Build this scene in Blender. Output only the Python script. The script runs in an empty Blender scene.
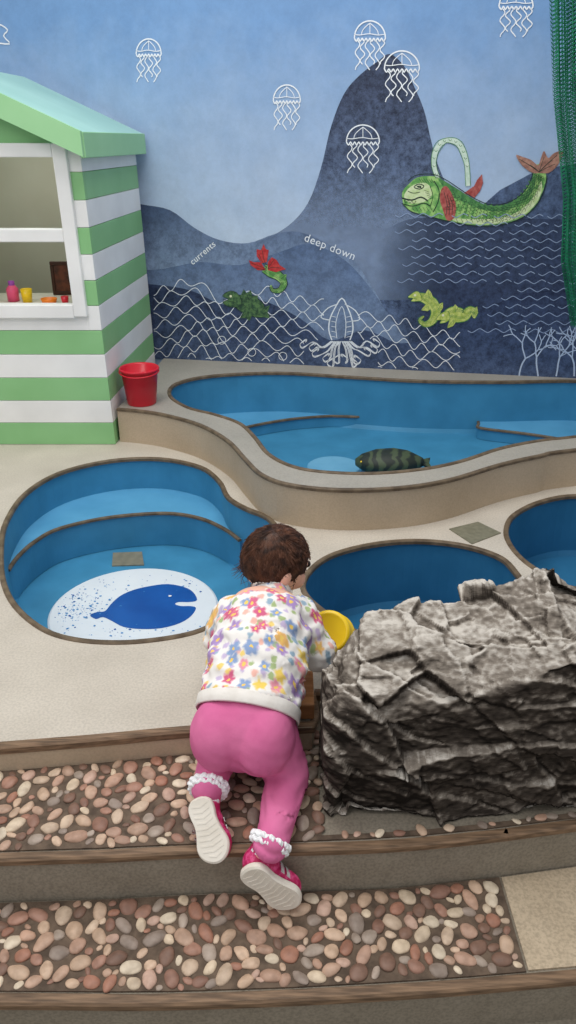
import bpy, bmesh, math, random, time
from mathutils import Vector, Matrix, noise
from mathutils.geometry import tessellate_polygon
random.seed(11)
S = bpy.context.scene
COL = S.collection
V = Vector
F = 780.0; PT = math.radians(25.5); H = 1.2
cp, sp = math.cos(PT), math.sin(PT)
CAM = V((0, 0, H))

# ---------------------------------------------------------------- measuring
def ray(px, py):
    dy = py - 512
    return V((px - 288, F*cp - dy*sp, -F*sp - dy*cp))
def Z(px, py, z):
    d = ray(px, py); return CAM + d*((z - H)/d.z)
def AY(px, py, y):
    d = ray(px, py); return CAM + d*(y/d.y)
WA = V((-0.683, 4.11, 0)); WB = V((1.407, 3.72, 0))
WT = (WB - WA).normalized(); WN = V((WT.y, -WT.x, 0))
def WP(px, py, l=0):
    d = ray(px, py); t = (WA - CAM).dot(WN)/d.dot(WN)
    return CAM + d*t + WN*(.0010 + l*0.00035)

# ---------------------------------------------------------------- helpers
def C(r, g, b):
    f = lambda c: (c/255/12.92) if c/255 <= 0.04045 else ((c/255 + 0.055)/1.055)**2.4
    return (f(r), f(g), f(b), 1)

def nodes(name):
    m = bpy.data.materials.new(name); m.use_nodes = True
    nt = m.node_tree
    return m, nt, nt.nodes['Principled BSDF']

def M(name, c1, c2=None, scale=20, rough=.6, bump=0, detail=4, spec=.3, lo=.35, hi=.65, stretch=None, bscale=None, speck=0):
    m, nt, b = nodes(name)
    b.inputs['Roughness'].default_value = rough
    b.inputs['Specular IOR Level'].default_value = spec
    tc = nt.nodes.new('ShaderNodeTexCoord')
    src = tc.outputs['Object']
    if stretch:
        mp = nt.nodes.new('ShaderNodeMapping'); mp.inputs['Scale'].default_value = stretch
        nt.links.new(src, mp.inputs['Vector']); src = mp.outputs['Vector']
    n = nt.nodes.new('ShaderNodeTexNoise')
    n.inputs['Scale'].default_value = scale; n.inputs['Detail'].default_value = detail
    nt.links.new(src, n.inputs['Vector'])
    r = nt.nodes.new('ShaderNodeValToRGB')
    r.color_ramp.elements[0].position = lo; r.color_ramp.elements[1].position = hi
    r.color_ramp.elements[0].color = c1
    r.color_ramp.elements[1].color = c2 if c2 else tuple(min(1, x*1.12) for x in c1[:3]) + (1,)
    nt.links.new(n.outputs['Fac'], r.inputs['Fac'])
    out = r.outputs['Color']
    if speck:
        n3 = nt.nodes.new('ShaderNodeTexNoise'); n3.inputs['Scale'].default_value = 170; n3.inputs['Detail'].default_value = 3
        nt.links.new(src, n3.inputs['Vector'])
        r3 = nt.nodes.new('ShaderNodeValToRGB'); r3.color_ramp.elements[0].position = .36; r3.color_ramp.elements[1].position = .60
        r3.color_ramp.elements[0].color = (1-speck, 1-speck, 1-speck, 1); r3.color_ramp.elements[1].color = (1+speck*.25,)*3 + (1,)
        mx = nt.nodes.new('ShaderNodeMix'); mx.data_type = 'RGBA'; mx.blend_type = 'MULTIPLY'; mx.inputs[0].default_value = 1
        nt.links.new(n3.outputs['Fac'], r3.inputs[0]); nt.links.new(out, mx.inputs[6]); nt.links.new(r3.outputs[0], mx.inputs[7]); out = mx.outputs[2]
    nt.links.new(out, b.inputs['Base Color'])
    if bump:
        bn = nt.nodes.new('ShaderNodeBump'); bn.inputs['Strength'].default_value = bump
        bn.inputs['Distance'].default_value = 0.01
        n2 = nt.nodes.new('ShaderNodeTexNoise'); n2.inputs['Scale'].default_value = bscale or scale*2
        n2.inputs['Detail'].default_value = 6
        nt.links.new(src, n2.inputs['Vector'])
        nt.links.new(n2.outputs['Fac'], bn.inputs['Height']); nt.links.new(bn.outputs['Normal'], b.inputs['Normal'])
    return m

def link(o, parent=None):
    COL.objects.link(o)
    if parent:
        o.parent = parent
        if parent.type == 'EMPTY':
            o.matrix_parent_inverse = Matrix.Translation(-V(parent.location))
    return o

XF = None
def obj(name, geo, mats, parent=None, smooth=False, label=None):
    if isinstance(geo, bmesh.types.BMesh):
        bmesh.ops.recalc_face_normals(geo, faces=geo.faces)
        me = bpy.data.meshes.new(name); geo.to_mesh(me); geo.free()
    else:
        me = geo; me.name = name
    if XF is not None: me.transform(XF)
    if not isinstance(mats, (list, tuple)): mats = [mats]
    for m in mats: me.materials.append(m)
    if smooth:
        me.polygons.foreach_set('use_smooth', [True]*len(me.polygons))
    o = bpy.data.objects.new(name, me)
    if label: o['label'] = label
    return link(o, parent)

def thing(name, label, cat, loc=(0, 0, 0), group=None):
    o = bpy.data.objects.new(name, None); o.location = loc; o.empty_display_size = .05
    o['label'] = label; o['category'] = cat
    if group: o['group'] = group
    COL.objects.link(o); return o
def tag(o, label, cat, group=None):
    o['label'] = label; o['category'] = cat
    if group: o['group'] = group
    return o
def struct(o):
    o['kind'] = 'structure'; return o

def box(bm, a, b, mi=0, bev=0):
    a = V(a); b = V(b)
    r = bmesh.ops.create_cube(bm, size=1)
    vs = r['verts']
    for v in vs:
        v.co = V(((a[i]+b[i])/2 + v.co[i]*(b[i]-a[i]) for i in range(3)))
    fs = set(f for v in vs for f in v.link_faces)
    for f in fs: f.material_index = mi
    if bev:
        es = list(set(e for v in vs for e in v.link_edges))
        res = bmesh.ops.bevel(bm, geom=es, offset=bev, segments=2, affect='EDGES', profile=.5)
        for f in res['faces']: f.material_index = mi

def fill(bm, loops, mi=0):
    flat = [p for l in loops for p in l]
    vs = [bm.verts.new(p) for p in flat]
    for t in tessellate_polygon(loops):
        try:
            f = bm.faces.new([vs[i] for i in t]); f.material_index = mi
        except ValueError: pass
    return vs

def prism(bm, outer, holes, zt, zb, mi=0, ms=None):
    loops = [[V((p[0], p[1], zt)) for p in l] for l in [outer] + holes]
    fill(bm, loops, mi)
    n = len(outer)
    t = [bm.verts.new((p[0], p[1], zt)) for p in outer]; b = [bm.verts.new((p[0], p[1], zb)) for p in outer]
    for i in range(n):
        j = (i+1) % n
        f = bm.faces.new((t[i], t[j], b[j], b[i])); f.material_index = mi if ms is None else ms

def cat(pts, closed=False, n=6):
    pts = [V(p) for p in pts]; out = []; N = len(pts)
    rng = range(N if closed else N-1)
    for i in rng:
        if closed: p0, p1, p2, p3 = pts[i-1], pts[i], pts[(i+1) % N], pts[(i+2) % N]
        else: p0, p1, p2, p3 = pts[max(i-1, 0)], pts[i], pts[i+1], pts[min(i+2, N-1)]
        for k in range(n):
            t = k/n
            out.append(.5*((2*p1) + (p2-p0)*t + (2*p0-5*p1+4*p2-p3)*t*t + (3*p1-p0-3*p2+p3)*t**3))
    if not closed: out.append(pts[-1])
    return out

def sweep(bm, pts, w, h, closed=False, z=0, mi=0):
    n = len(pts); rings = []
    for i, p in enumerate(pts):
        a = pts[i-1] if (closed or i > 0) else p
        b = pts[(i+1) % n] if (closed or i < n-1) else p
        t = V((b[0]-a[0], b[1]-a[1], 0)).normalized(); nn = V((-t.y, t.x, 0))
        q = V((p[0], p[1], z))
        c = h*.25
        rings.append([bm.verts.new(q + nn*x + V((0, 0, y))) for x, y in
                      ((-w/2, 0), (w/2, 0), (w/2, h-c), (w/2-c, h), (-w/2+c, h), (-w/2, h-c))])
    k = len(rings[0])
    for i in range(n if closed else n-1):
        A, B = rings[i], rings[(i+1) % n]
        for j in range(k):
            f = bm.faces.new((A[j], A[(j+1) % k], B[(j+1) % k], B[j])); f.material_index = mi
    if not closed:
        bm.faces.new(rings[0]); bm.faces.new(rings[-1][::-1])

def tube(bm, pts, r, n=8, r1=None, mi=0):
    pts = [V(p) for p in pts]; rings = []; N = len(pts)
    up = V((0, 0, 1))
    for i, p in enumerate(pts):
        t = (pts[min(i+1, N-1)] - pts[max(i-1, 0)]).normalized()
        a = t.cross(up)
        if a.length < .05: a = t.cross(V((1, 0, 0)))
        a.normalize(); b = t.cross(a)
        rr = r if r1 is None else r + (r1-r)*i/(N-1)
        rings.append([bm.verts.new(p + a*rr*math.cos(2*math.pi*k/n) + b*rr*math.sin(2*math.pi*k/n)) for k in range(n)])
    for i in range(N-1):
        for k in range(n):
            f = bm.faces.new((rings[i][k], rings[i][(k+1) % n], rings[i+1][(k+1) % n], rings[i+1][k])); f.material_index = mi
    bm.faces.new(rings[0]); bm.faces.new(rings[-1][::-1])

def lathe(bm, prof, n=32, mat=Matrix.Identity(4), mi=0):
    rings = []
    for r, z in prof:
        rings.append([bm.verts.new(mat @ V((max(r, 1e-5)*math.cos(2*math.pi*k/n), max(r, 1e-5)*math.sin(2*math.pi*k/n), z))) for k in range(n)])
    for i in range(len(rings)-1):
        for k in range(n):
            f = bm.faces.new((rings[i][k], rings[i][(k+1) % n], rings[i+1][(k+1) % n], rings[i+1][k])); f.material_index = mi
    return rings

ICO = {}
def ico(sub):
    if sub not in ICO:
        b = bmesh.new(); bmesh.ops.create_icosphere(b, subdivisions=sub, radius=1)
        b.verts.index_update()
        ICO[sub] = ([v.co.copy() for v in b.verts], [tuple(v.index for v in f.verts) for f in b.faces]); b.free()
    return ICO[sub]
def ell(bm, c, ax, sub=3):
    vs, fs = ico(sub); c = V(c); a, b, d = V(ax[0]), V(ax[1]), V(ax[2])
    nv = [bm.verts.new(c + a*q.x + b*q.y + d*q.z) for q in vs]
    for f in fs: bm.faces.new([nv[i] for i in f])
def ball(bm, c, r, sub=3): ell(bm, c, ((r, 0, 0), (0, r, 0), (0, 0, r)), sub)
def cap(bm, p0, p1, r0, r1, n=8, sub=2):
    p0 = V(p0); p1 = V(p1)
    for i in range(n+1):
        t = i/n; ball(bm, p0.lerp(p1, t), r0+(r1-r0)*t, sub)

def relax(me, it, fac=.5, vox=None):
    o = bpy.data.objects.new('tmp', me); COL.objects.link(o)
    if vox:
        r = o.modifiers.new('r', 'REMESH'); r.mode = 'VOXEL'; r.voxel_size = vox
    if it:
        s = o.modifiers.new('s', 'SMOOTH'); s.factor = fac; s.iterations = it
    dg = bpy.context.evaluated_depsgraph_get(); dg.update()
    out = bpy.data.meshes.new_from_object(o.evaluated_get(dg))
    bpy.data.objects.remove(o); bpy.data.meshes.remove(me)
    out.materials.clear()
    return out
def voxel(bm, size, it=6, fac=.5):
    bmesh.ops.recalc_face_normals(bm, faces=bm.faces)
    me = bpy.data.meshes.new('tmp'); bm.to_mesh(me); bm.free()
    return relax(me, it, fac, size)

def curveY(pts):
    pts = sorted(pts, key=lambda p: p[0])
    def f(x):
        i = 0
        while i < len(pts)-2 and x > pts[i+1][0]: i += 1
        a, b = pts[i], pts[i+1]
        return a[1] + (b[1]-a[1])*(x-a[0])/(b[0]-a[0])
    return f

# ---------------------------------------------------------------- materials
m_floor = M('floor_stone', C(188, 179, 165), C(206, 197, 183), 5, .6, .02, 9, lo=.25, hi=.75, bscale=180, speck=.12)
m_plat = M('platform_stone', C(156, 152, 142), C(174, 168, 157), 5, .5, .02, 8, lo=.2, hi=.8, bscale=180, speck=.11)
m_riser = M('riser_beige', C(176, 158, 134), C(192, 174, 150), 6, .6, .02, 6, lo=.2, hi=.8, speck=.08)
m_step = M('step_stone', C(136, 127, 112), C(154, 145, 130), 12, .7, .08, 8, lo=.2, hi=.8, bscale=150, speck=.2)
m_tan = M('step_tan', C(186, 168, 142), C(200, 182, 156), 12, .7, .08, 8, lo=.2, hi=.8, bscale=150, speck=.2)
m_mortar = M('mortar', C(82, 69, 58), C(112, 95, 80), 40, .85, .4, 6)
m_nose = M('step_wood', C(96, 77, 60), C(142, 115, 90), 14, .55, .1, 6, stretch=(1, 12, 12))
m_rim = M('rim_brown', C(88, 74, 58), C(118, 102, 82), 30, .5)
m_blue = M('pool_blue', C(60, 132, 170), C(68, 144, 184), 7, .5, .02, 9, spec=.3, bscale=200)
m_blue2 = M('pool_blue_deep', C(42, 108, 148), C(50, 118, 160), 7, .5, .02, 9, spec=.3, bscale=200)
m_shelf = M('shelf_blue', C(84, 155, 196), C(94, 166, 206), 7, .5, .02, 9, spec=.3, bscale=200)
m_white = M('white_paint', C(232, 232, 230), C(242, 242, 240), 5, .45)
m_green = M('green_paint', C(136, 190, 130), C(144, 197, 138), 5, .45)
m_green2 = M('green_paint_pale', C(152, 204, 150), C(160, 210, 158), 5, .45)
m_roof = M('roof_paint', C(158, 202, 192), C(168, 210, 200), 5, .5)
m_inner = M('inner_cream', C(214, 204, 190), C(220, 211, 198), 5, .6)
m_red = M('red_plastic', C(206, 22, 44), C(214, 30, 52), 8, .3, spec=.5)
m_yel = M('yellow_plastic', C(244, 200, 22), C(250, 212, 36), 8, .3, spec=.5)
m_wood = M('block_wood', C(160, 108, 66), C(186, 132, 88), 9, .5, .08, stretch=(1, 10, 10))

# ---------------------------------------------------------------- step curves
S0 = [Z(x, y, 0) for x, y in ((0, 748), (100, 740), (190, 731), (285, 728))]
S1 = [Z(x, y, -.07) for x, y in ((0, 860), (100, 857), (200, 852), (300, 850), (400, 846), (500, 836), (576, 826))]
S2 = [Z(x, y, -.19) for x, y in ((0, 1003), (150, 1004), (300, 999), (450, 990), (576, 979))]
f0, f1, f2 = curveY(S0), curveY(S1), curveY(S2)
def xs(a, b, n): return [a+(b-a)*i/(n-1) for i in range(n)]
c0 = [V((x, f0(x), 0)) for x in xs(-1.9, .055, 24)]
c0 += [V((.062, f0(.06)+.04, 0)), V((.066, 1.5, 0)), V((1.0, 1.5, 0)), V((1.9, 1.44, 0))]
c1 = cat([V((-1.9, f1(-1.9), 0))] + [V((p.x, p.y, 0)) for p in S1] + [V((1.9, f1(1.9), 0))], n=5)
c2 = cat([V((-1.9, f2(-1.9), 0))] + [V((p.x, p.y, 0)) for p in S2] + [V((1.9, f2(1.9), 0))], n=5)

# ---------------------------------------------------------------- pool outlines
def xy(p): return V((p.x, p.y, 0))
o1 = cat([xy(Z(x, y, 0)) for x, y in [(1, 548), (6, 522), (25, 494), (60, 473), (110, 461), (160, 459), (200, 467),
     (219, 481), (228, 497), (245, 508), (268, 518), (280, 535), (278, 560), (262, 585), (240, 602), (222, 618), (200, 631),
     (165, 639), (120, 643), (75, 640), (42, 629), (15, 606), (3, 580)]], True, 5)
o2 = cat([xy(Z(x, y, 0)) for x, y in [(304, 592), (308, 573), (330, 556), (370, 545), (415, 541), (460, 545), (497, 556), (514, 570)]] +
     [V((.70, 1.95, 0)), V((.64, 1.8, 0)), V((.5, 1.70, 0)), V((.34, 1.68, 0)), V((.21, 1.74, 0)), V((.11, 1.85, 0))], True, 5)
o3 = cat([xy(Z(x, y, 0)) for x, y in [(506, 530), (514, 515), (540, 502), (576, 496)]] +
     [V((1.25, 2.60, 0)), V((1.36, 2.36, 0)), V((1.26, 2.08, 0)), V((1.05, 1.97, 0))] +
     [xy(Z(x, y, 0)) for x, y in [(576, 589), (550, 578), (525, 562), (510, 545)]], True, 5)
o4 = cat([xy(Z(x, y, .15)) for x, y in [(170, 396), (176, 384), (212, 376), (280, 373), (350, 377), (420, 381), (500, 382), (576, 381)]] +
     [V((1.62, 3.58, 0)), V((1.75, 3.35, 0)), V((1.62, 3.05, 0))] +
     [xy(Z(x, y, .15)) for x, y in [(576, 437), (540, 441), (500, 449), (460, 462), (420, 470), (370, 474), (320, 472), (290, 466), (268, 454),
      (255, 438), (240, 424), (215, 415), (188, 408)]], True, 5)

# ---------------------------------------------------------------- setting
bm = bmesh.new()
prism(bm, c0 + [V((1.9, 4.3, 0)), V((-1.9, 4.6, 0))], [o1, o2, o3, o4], 0, -.07, 0, 1)
struct(obj('floor', bm, [m_floor, m_riser]))
bm = bmesh.new()
prism(bm, c1 + [V((1.9, 1.56, 0)), V((-1.9, 1.56, 0))], [], -.07, -.19, 0)
struct(obj('step', bm, m_step))
bm = bmesh.new()
prism(bm, c2 + [V((1.9, 1.3, 0)), V((-1.9, 1.3, 0))], [], -.19, -.31, 0)
struct(obj('step', bm, [m_step]))
bm = bmesh.new()
prism(bm, [V((-1.9, -.6, 0)), V((1.9, -.6, 0)), V((1.9, 1.2, 0)), V((-1.9, 1.2, 0))], [], -.31, -.36)
struct(obj('floor', bm, m_step))
bm = bmesh.new(); sweep(bm, [p+V((0, .010, 0)) for p in c0], .024, .020, z=-.017)
struct(obj('trim_1', bm, m_nose))
bm = bmesh.new(); sweep(bm, [p+V((0, .008, 0)) for p in c1], .022, .016, z=-.0835)
struct(obj('trim_2', bm, m_nose))
bm = bmesh.new(); sweep(bm, [p+V((0, .008, 0)) for p in c2], .024, .016, z=-.2035)
struct(obj('trim_3', bm, m_nose))
bm = bmesh.new()
pc = [V((x, f2(x)+.022, 0)) for x in xs(.445, 1.4, 8)] + [V((x, f1(x)-.005, 0)) for x in xs(1.4, .445, 8)]
prism(bm, pc, [], -.186, -.19)
struct(obj('step_slab', bm, m_tan))
fr = [Z(x, y, .15) for x, y in [(117, 409), (140, 411), (165, 415), (200, 425), (228, 441), (245, 459), (262, 475), (290, 485), (340, 490), (400, 488),
      (450, 480), (500, 465), (540, 456), (576, 450)]]
cf = cat([xy(p) for p in fr] + [V((1.9, 2.95, 0))], n=5)
bm = bmesh.new()
prism(bm, cf + [V((1.9, 3.66, 0)), V((-.66, 4.12, 0)), V((-.735, 3.3, 0))], [o4], .15, 0, 0, 1)
struct(obj('raised_platform', bm, [m_plat, m_riser]))
bm = bmesh.new(); sweep(bm, [p+V((0, .004, 0)) for p in cf], .016, .012, z=.142)
struct(obj('trim_4', bm, m_rim))

bm = bmesh.new()
a = WA - WT*1.6; b = WB + WT*.8
fill(bm, [[a + V((0, 0, -.4)), b + V((0, 0, -.4)), b + V((0, 0, 2.9)), a + V((0, 0, 2.9))]])
f = list(bm.faces)
r = bmesh.ops.extrude_face_region(bm, geom=f)
for v in [g for g in r['geom'] if isinstance(g, bmesh.types.BMVert)]: v.co -= WN*.06
struct(obj('wall_back', bm, M('wall_paint', C(150, 175, 205), C(158, 182, 210), 4, .6)))

# ---------------------------------------------------------------- pools
def pool(label, outline, zr, zf, mat, mfl):
    c = sum(outline, V((0, 0, 0)))/len(outline)
    root = thing('paddling_pool', label, 'pool', (c.x, c.y, zf))
    bm = bmesh.new()
    n = len(outline)
    ins = [p + (c-p).normalized()*.012 for p in outline]
    rows = [[bm.verts.new((p.x, p.y, zr)) for p in outline],
            [bm.verts.new((p.x, p.y, zf+.02)) for p in outline],
            [bm.verts.new((p.x, p.y, zf)) for p in ins]]
    for A, B in zip(rows, rows[1:]):
        for i in range(n):
            j = (i+1) % n; bm.faces.new((A[i], A[j], B[j], B[i]))
    fill(bm, [[V((p.x, p.y, zf)) for p in ins]], 1)
    obj('basin', bm, [mat, mfl], root)
    bm = bmesh.new(); sweep(bm, outline, .017, .014, True, zr-.008)
    obj('rim', bm, m_rim, root, label='dark brown rim')
    return root
def behind(outline, pend, pstart, step):
    """walk the basin outline from the end of a ledge edge back to its start, just outside the wall"""
    n = len(outline); near = lambda p: min(range(n), key=lambda i: (outline[i]-p).xy.length)
    i, j = near(pend), near(pstart); out = []
    while True:
        p = outline[i]; t = (outline[(i+1) % n]-outline[i-1]).normalized()
        out.append(p + V((-t.y, t.x, 0))*.008)
        if i == j: break
        i = (i+step) % n
    return out
def shelf(root, nose, back, zs, zf, ms, mr):
    bm = bmesh.new()
    prism(bm, nose + back, [], zs, zf+.002, 0, 1)
    s = obj('ledge', bm, [ms, mr], root)
    bm = bmesh.new(); sweep(bm, nose, .014, .010, False, zs-.006)
    obj('ledge_edge', bm, m_rim, s, label='dark brown edging')

p1 = pool('small blue pool with white fish-splash disc on its floor, left of child', o1, 0, -.28, m_blue, m_blue)
n1 = cat([xy(Z(x, y, -.135)) for x, y in [(8, 570), (18, 556), (35, 541), (60, 528), (110, 517), (165, 513), (200, 518), (225, 529), (240, 540)]], n=5)
shelf(p1, n1, behind(o1, n1[-1], n1[0], -1), -.135, -.28, m_shelf, m_blue)
bm = bmesh.new()
prism(bm, [Z(x, y, -.277) for x, y in ((113, 553), (142, 552), (144, 565), (112, 566))], [], -.275, -.28)
obj('vent_plate', bm, M('plate', C(122, 120, 104), C(140, 136, 118), 30, .5), p1)
dc = V((-.535, 2.305, -.279))
bm = bmesh.new(); lathe(bm, [(0, .005), (.285, .005), (.292, 0)], 64, Matrix.Translation(dc))
dsk = obj('floor_disc', bm, M('disc_white', C(222, 230, 236), C(230, 237, 241), 6, .4), p1)
m_splash = M('splash_blue', C(12, 78, 156), C(20, 90, 170), 8, .4)
m_splash2 = M('splash_pale', C(60, 130, 190), C(90, 154, 206), 60, .4)
bm = bmesh.new()
zt = -.2732
blob = [(90, 615), (97, 612), (105, 611), (111, 604), (120, 596), (133, 590), (150, 586), (168, 584), (184, 587), (193, 592), (197, 600), (189, 602), (179, 602), (175, 604),
        (181, 606), (190, 606), (196, 608), (191, 616), (180, 623), (162, 628), (142, 629), (124, 627), (112, 621), (103, 617), (96, 619)]
fill(bm, [cat([Z(x, y, zt) for x, y in blob], True, 3)])
for k in range(380):
    x = random.gauss(78, 19); y = random.gauss(605, 12) + (82-x)*.05
    if k % 4 == 0: x = random.uniform(95, 205); y = random.choice((random.gauss(584, 5), random.gauss(630, 4)))
    q = Z(x, y, zt)
    if (q-dc).xy.length > .27: continue
    r = random.choice((.0010, .0012, .0015, .002, .002, .003, .0042))
    fill(bm, [[q + V((r*math.cos(a*.785)*random.uniform(.7, 1.4), r*math.sin(a*.785)*random.uniform(.7, 1.4), 0)) for a in range(8)]], 0 if k % 3 == 0 else 1)
obj('splash_print', bm, [m_splash, m_splash2], dsk, label='dark blue fish splash print')
bm = bmesh.new(); q = Z(170, 596, zt+.001)
fill(bm, [[q+V((.006*math.cos(a*.6), .0055*math.sin(a*.6), .0006)) for a in range(10)]])
obj('splash_spot', bm, m_white, dsk)

p2 = pool('deep blue pool behind the rock, in front of child', o2, 0, -.25, m_blue2, m_blue2)
p3 = pool('blue pool cut off by right edge of photo, above the rock', o3, 0, -.25, m_blue2, m_blue2)
PZ = -.11; LZ = -.05
p4 = pool('long wavy blue pool in the raised platform below the mural', o4, .15, PZ, m_blue, m_blue)
n4 = cat([xy(Z(x, y, LZ)) for x, y in [(232, 431), (255, 425), (290, 419), (325, 416), (340, 416)]] + [V((.37, 3.74, 0)), V((.42, 3.85, 0))], n=5)
shelf(p4, n4, behind(o4, n4[-1], n4[0], -1), LZ, PZ, m_shelf, m_blue)
n5 = cat([V((.95, 3.72, 0)), V((.93, 3.62, 0))] + [xy(Z(x, y, LZ)) for x, y in [(482, 428), (530, 434), (590, 443)]] + [V((1.70, 3.25, 0))], n=5)
shelf(p4, n5, behind(o4, n5[-1], n5[0], -1), LZ, PZ, m_shelf, m_blue)
bm = bmesh.new(); lathe(bm, [(0, .004), (.115, .004), (.12, 0)], 48, Matrix.Translation((.205, 3.215, PZ)))
obj('floor_disc', bm, M('disc_pale', C(106, 170, 204), C(116, 178, 210), 9, .5), p4, label='pale blue disc')

bm = bmesh.new()
pl = [Z(x, y, .0015) for x, y in [(449, 529), (478, 522), (501, 533), (472, 544)]]
prism(bm, pl, [], .003, 0)
tag(obj('floor_plate', bm, M('plate_metal', C(112, 110, 92), C(128, 125, 106), 60, .5)), 'square dull metal plate set in the floor between pools', 'floor plate')

# ---------------------------------------------------------------- mural
mur = thing('mural', 'blue underwater mural with sea creatures covering the back wall', 'mural', (WA.x, WA.y, .15))
def mural_mat(name, ctop, cbot, z0, z1, nsc=14, amt=.25, fade=None, alpha=1):
    m, nt, b = nodes(name)
    b.inputs['Roughness'].default_value = .5; b.inputs['Specular IOR Level'].default_value = .25
    b.inputs['Alpha'].default_value = alpha
    tc = nt.nodes.new('ShaderNodeTexCoord'); se = nt.nodes.new('ShaderNodeSeparateXYZ')
    nt.links.new(tc.outputs['Object'], se.inputs[0])
    mr = nt.nodes.new('ShaderNodeMapRange'); mr.inputs['From Min'].default_value = z0; mr.inputs['From Max'].default_value = z1
    n0 = nt.nodes.new('ShaderNodeTexNoise'); n0.inputs['Scale'].default_value = 5; n0.inputs['Detail'].default_value = 8; n0.inputs['Roughness'].default_value = .7
    nt.links.new(tc.outputs['Object'], n0.inputs['Vector'])
    def wob(src, amp):
        ma = nt.nodes.new('ShaderNodeMath'); ma.operation = 'MULTIPLY_ADD'; ma.inputs[1].default_value = amp; nt.links.new(n0.outputs['Fac'], ma.inputs[0])
        sb = nt.nodes.new('ShaderNodeMath'); sb.operation = 'SUBTRACT'; sb.inputs[1].default_value = amp/2; nt.links.new(src, sb.inputs[0])
        nt.links.new(sb.outputs[0], ma.inputs[2]); return ma.outputs[0]
    nt.links.new(wob(se.outputs['Z'], .5*(z1-z0)), mr.inputs['Value'])
    mx = nt.nodes.new('ShaderNodeMix'); mx.data_type = 'RGBA'
    mx.inputs[6].default_value = cbot; mx.inputs[7].default_value = ctop
    nt.links.new(mr.outputs[0], mx.inputs[0])
    n = nt.nodes.new('ShaderNodeTexNoise'); n.inputs['Scale'].default_value = nsc; n.inputs['Detail'].default_value = 10
    n.inputs['Roughness'].default_value = .85
    nt.links.new(tc.outputs['Object'], n.inputs['Vector'])
    m2 = nt.nodes.new('ShaderNodeMix'); m2.data_type = 'RGBA'; m2.blend_type = 'MULTIPLY'; m2.inputs[0].default_value = amt
    r = nt.nodes.new('ShaderNodeValToRGB'); r.color_ramp.elements[0].position = .40; r.color_ramp.elements[1].position = .60
    r.color_ramp.elements[0].color = (.3, .3, .33, 1); r.color_ramp.elements[1].color = (1.7, 1.7, 1.65, 1)
    nt.links.new(n.outputs['Fac'], r.inputs[0])
    nt.links.new(mx.outputs[2], m2.inputs[6]); nt.links.new(r.outputs[0], m2.inputs[7])
    nt.links.new(m2.outputs[2], b.inputs['Base Color'])
    if fade:     # printed layer that thins out towards one side
        fr_ = nt.nodes.new('ShaderNodeMapRange'); fr_.inputs['From Min'].default_value = fade[1]; fr_.inputs['From Max'].default_value = fade[2]
        fr_.inputs['To Max'].default_value = fade[3]
        nt.links.new(wob(se.outputs[fade[0]], .35*abs(fade[2]-fade[1])), fr_.inputs['Value']); nt.links.new(fr_.outputs[0], b.inputs['Alpha'])
    return m
mm_sea = mural_mat('mural_sea', C(116, 154, 200), C(188, 205, 226), .72, 1.7, 6, .10)
mm_mtn = mural_mat('mural_mountain', C(58, 68, 92), C(100, 118, 150), .70, 1.4, 30, .85)
mm_mist = mural_mat('mural_mist', C(158, 178, 208), C(158, 178, 208), .5, 1.2, 8, .15, ('Z', 1.10, .80, .48))
mm_far = mural_mat('mural_far', C(84, 102, 134), C(66, 82, 112), .7, 1.2, 28, .7)
mm_sea2 = mural_mat('mural_water', C(58, 71, 99), C(52, 64, 92), .4, .95, 28, .65, ('X', .42, .80, 1))
mm_left = mural_mat('mural_hill', C(64, 82, 116), C(138, 159, 190), .60, .93, 20, .5, alpha=.82)
mm_mid = mural_mat('mural_mid', C(90, 114, 154), C(138, 159, 190), .25, .85, 16, .45, alpha=.68)
mm_low = mural_mat('mural_low', C(46, 57, 86), C(74, 91, 124), .15, .6, 26, .7, alpha=.88)
m_line = M('mural_line', C(230, 236, 242), C(238, 243, 247), 5, .5)
m_wave = M('mural_wave', C(140, 160, 192), C(152, 170, 200), 5, .5)
m_coral = M('mural_coral', C(176, 194, 220), C(186, 202, 226), 5, .5)
def mpoly(name, px, layer, mat, smooth=True, parent=mur, label=None):
    pts = [WP(x, y, layer) for x, y in px]
    if smooth: pts = cat(pts, True, 4)
    bm = bmesh.new(); fill(bm, [pts]); return obj(name, bm, mat, parent, label=label)
def ribbon(bm, px, w, layer, closed=False, smooth=3, taper=False, ws=None):
    pts = [WP(x, y, layer) for x, y in px]
    if smooth and len(pts) > 2: pts = cat(pts, closed, smooth)
    n = len(pts); L = []; R = []
    for i, p in enumerate(pts):
        a = pts[i-1] if closed else pts[max(i-1, 0)]; b = pts[(i+1) % n] if closed else pts[min(i+1, n-1)]
        k = (1-.8*i/(n-1)) if taper else 1
        if ws:
            u = i/(n-1)*(len(ws)-1); j = min(int(u), len(ws)-2); k = ws[j] + (ws[j+1]-ws[j])*(u-j)
        t = (b-a).normalized(); s = t.cross(WN)*w*.5*k
        L.append(bm.verts.new(p+s)); R.append(bm.verts.new(p-s))
    for i in range(n if closed else n-1):
        j = (i+1) % n; bm.faces.new((L[i], L[j], R[j], R[i]))
bm = bmesh.new()
a = WA - WT*1.5; b = WB + WT*.5
pts = [a+V((0, 0, .151)), b+V((0, 0, .151)), b+V((0, 0, 2.5)), a+V((0, 0, 2.5))]
fill(bm, [[p+WN*.0010 for p in pts]])
obj('sea_background', bm, mm_sea, mur)
mpoly('hill', [(420, 260), (450, 228), (475, 212), (500, 190), (530, 174), (560, 166), (620, 158), (700, 150), (700, 385), (420, 373)], 2, mm_far, False)
def curvepoly(name, top, bottom, layer, mat):
    t = [(p.x, p.y) for p in cat([V((x, y, 0)) for x, y in top], n=4)]
    return mpoly(name, t + bottom, layer, mat, False)
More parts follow.
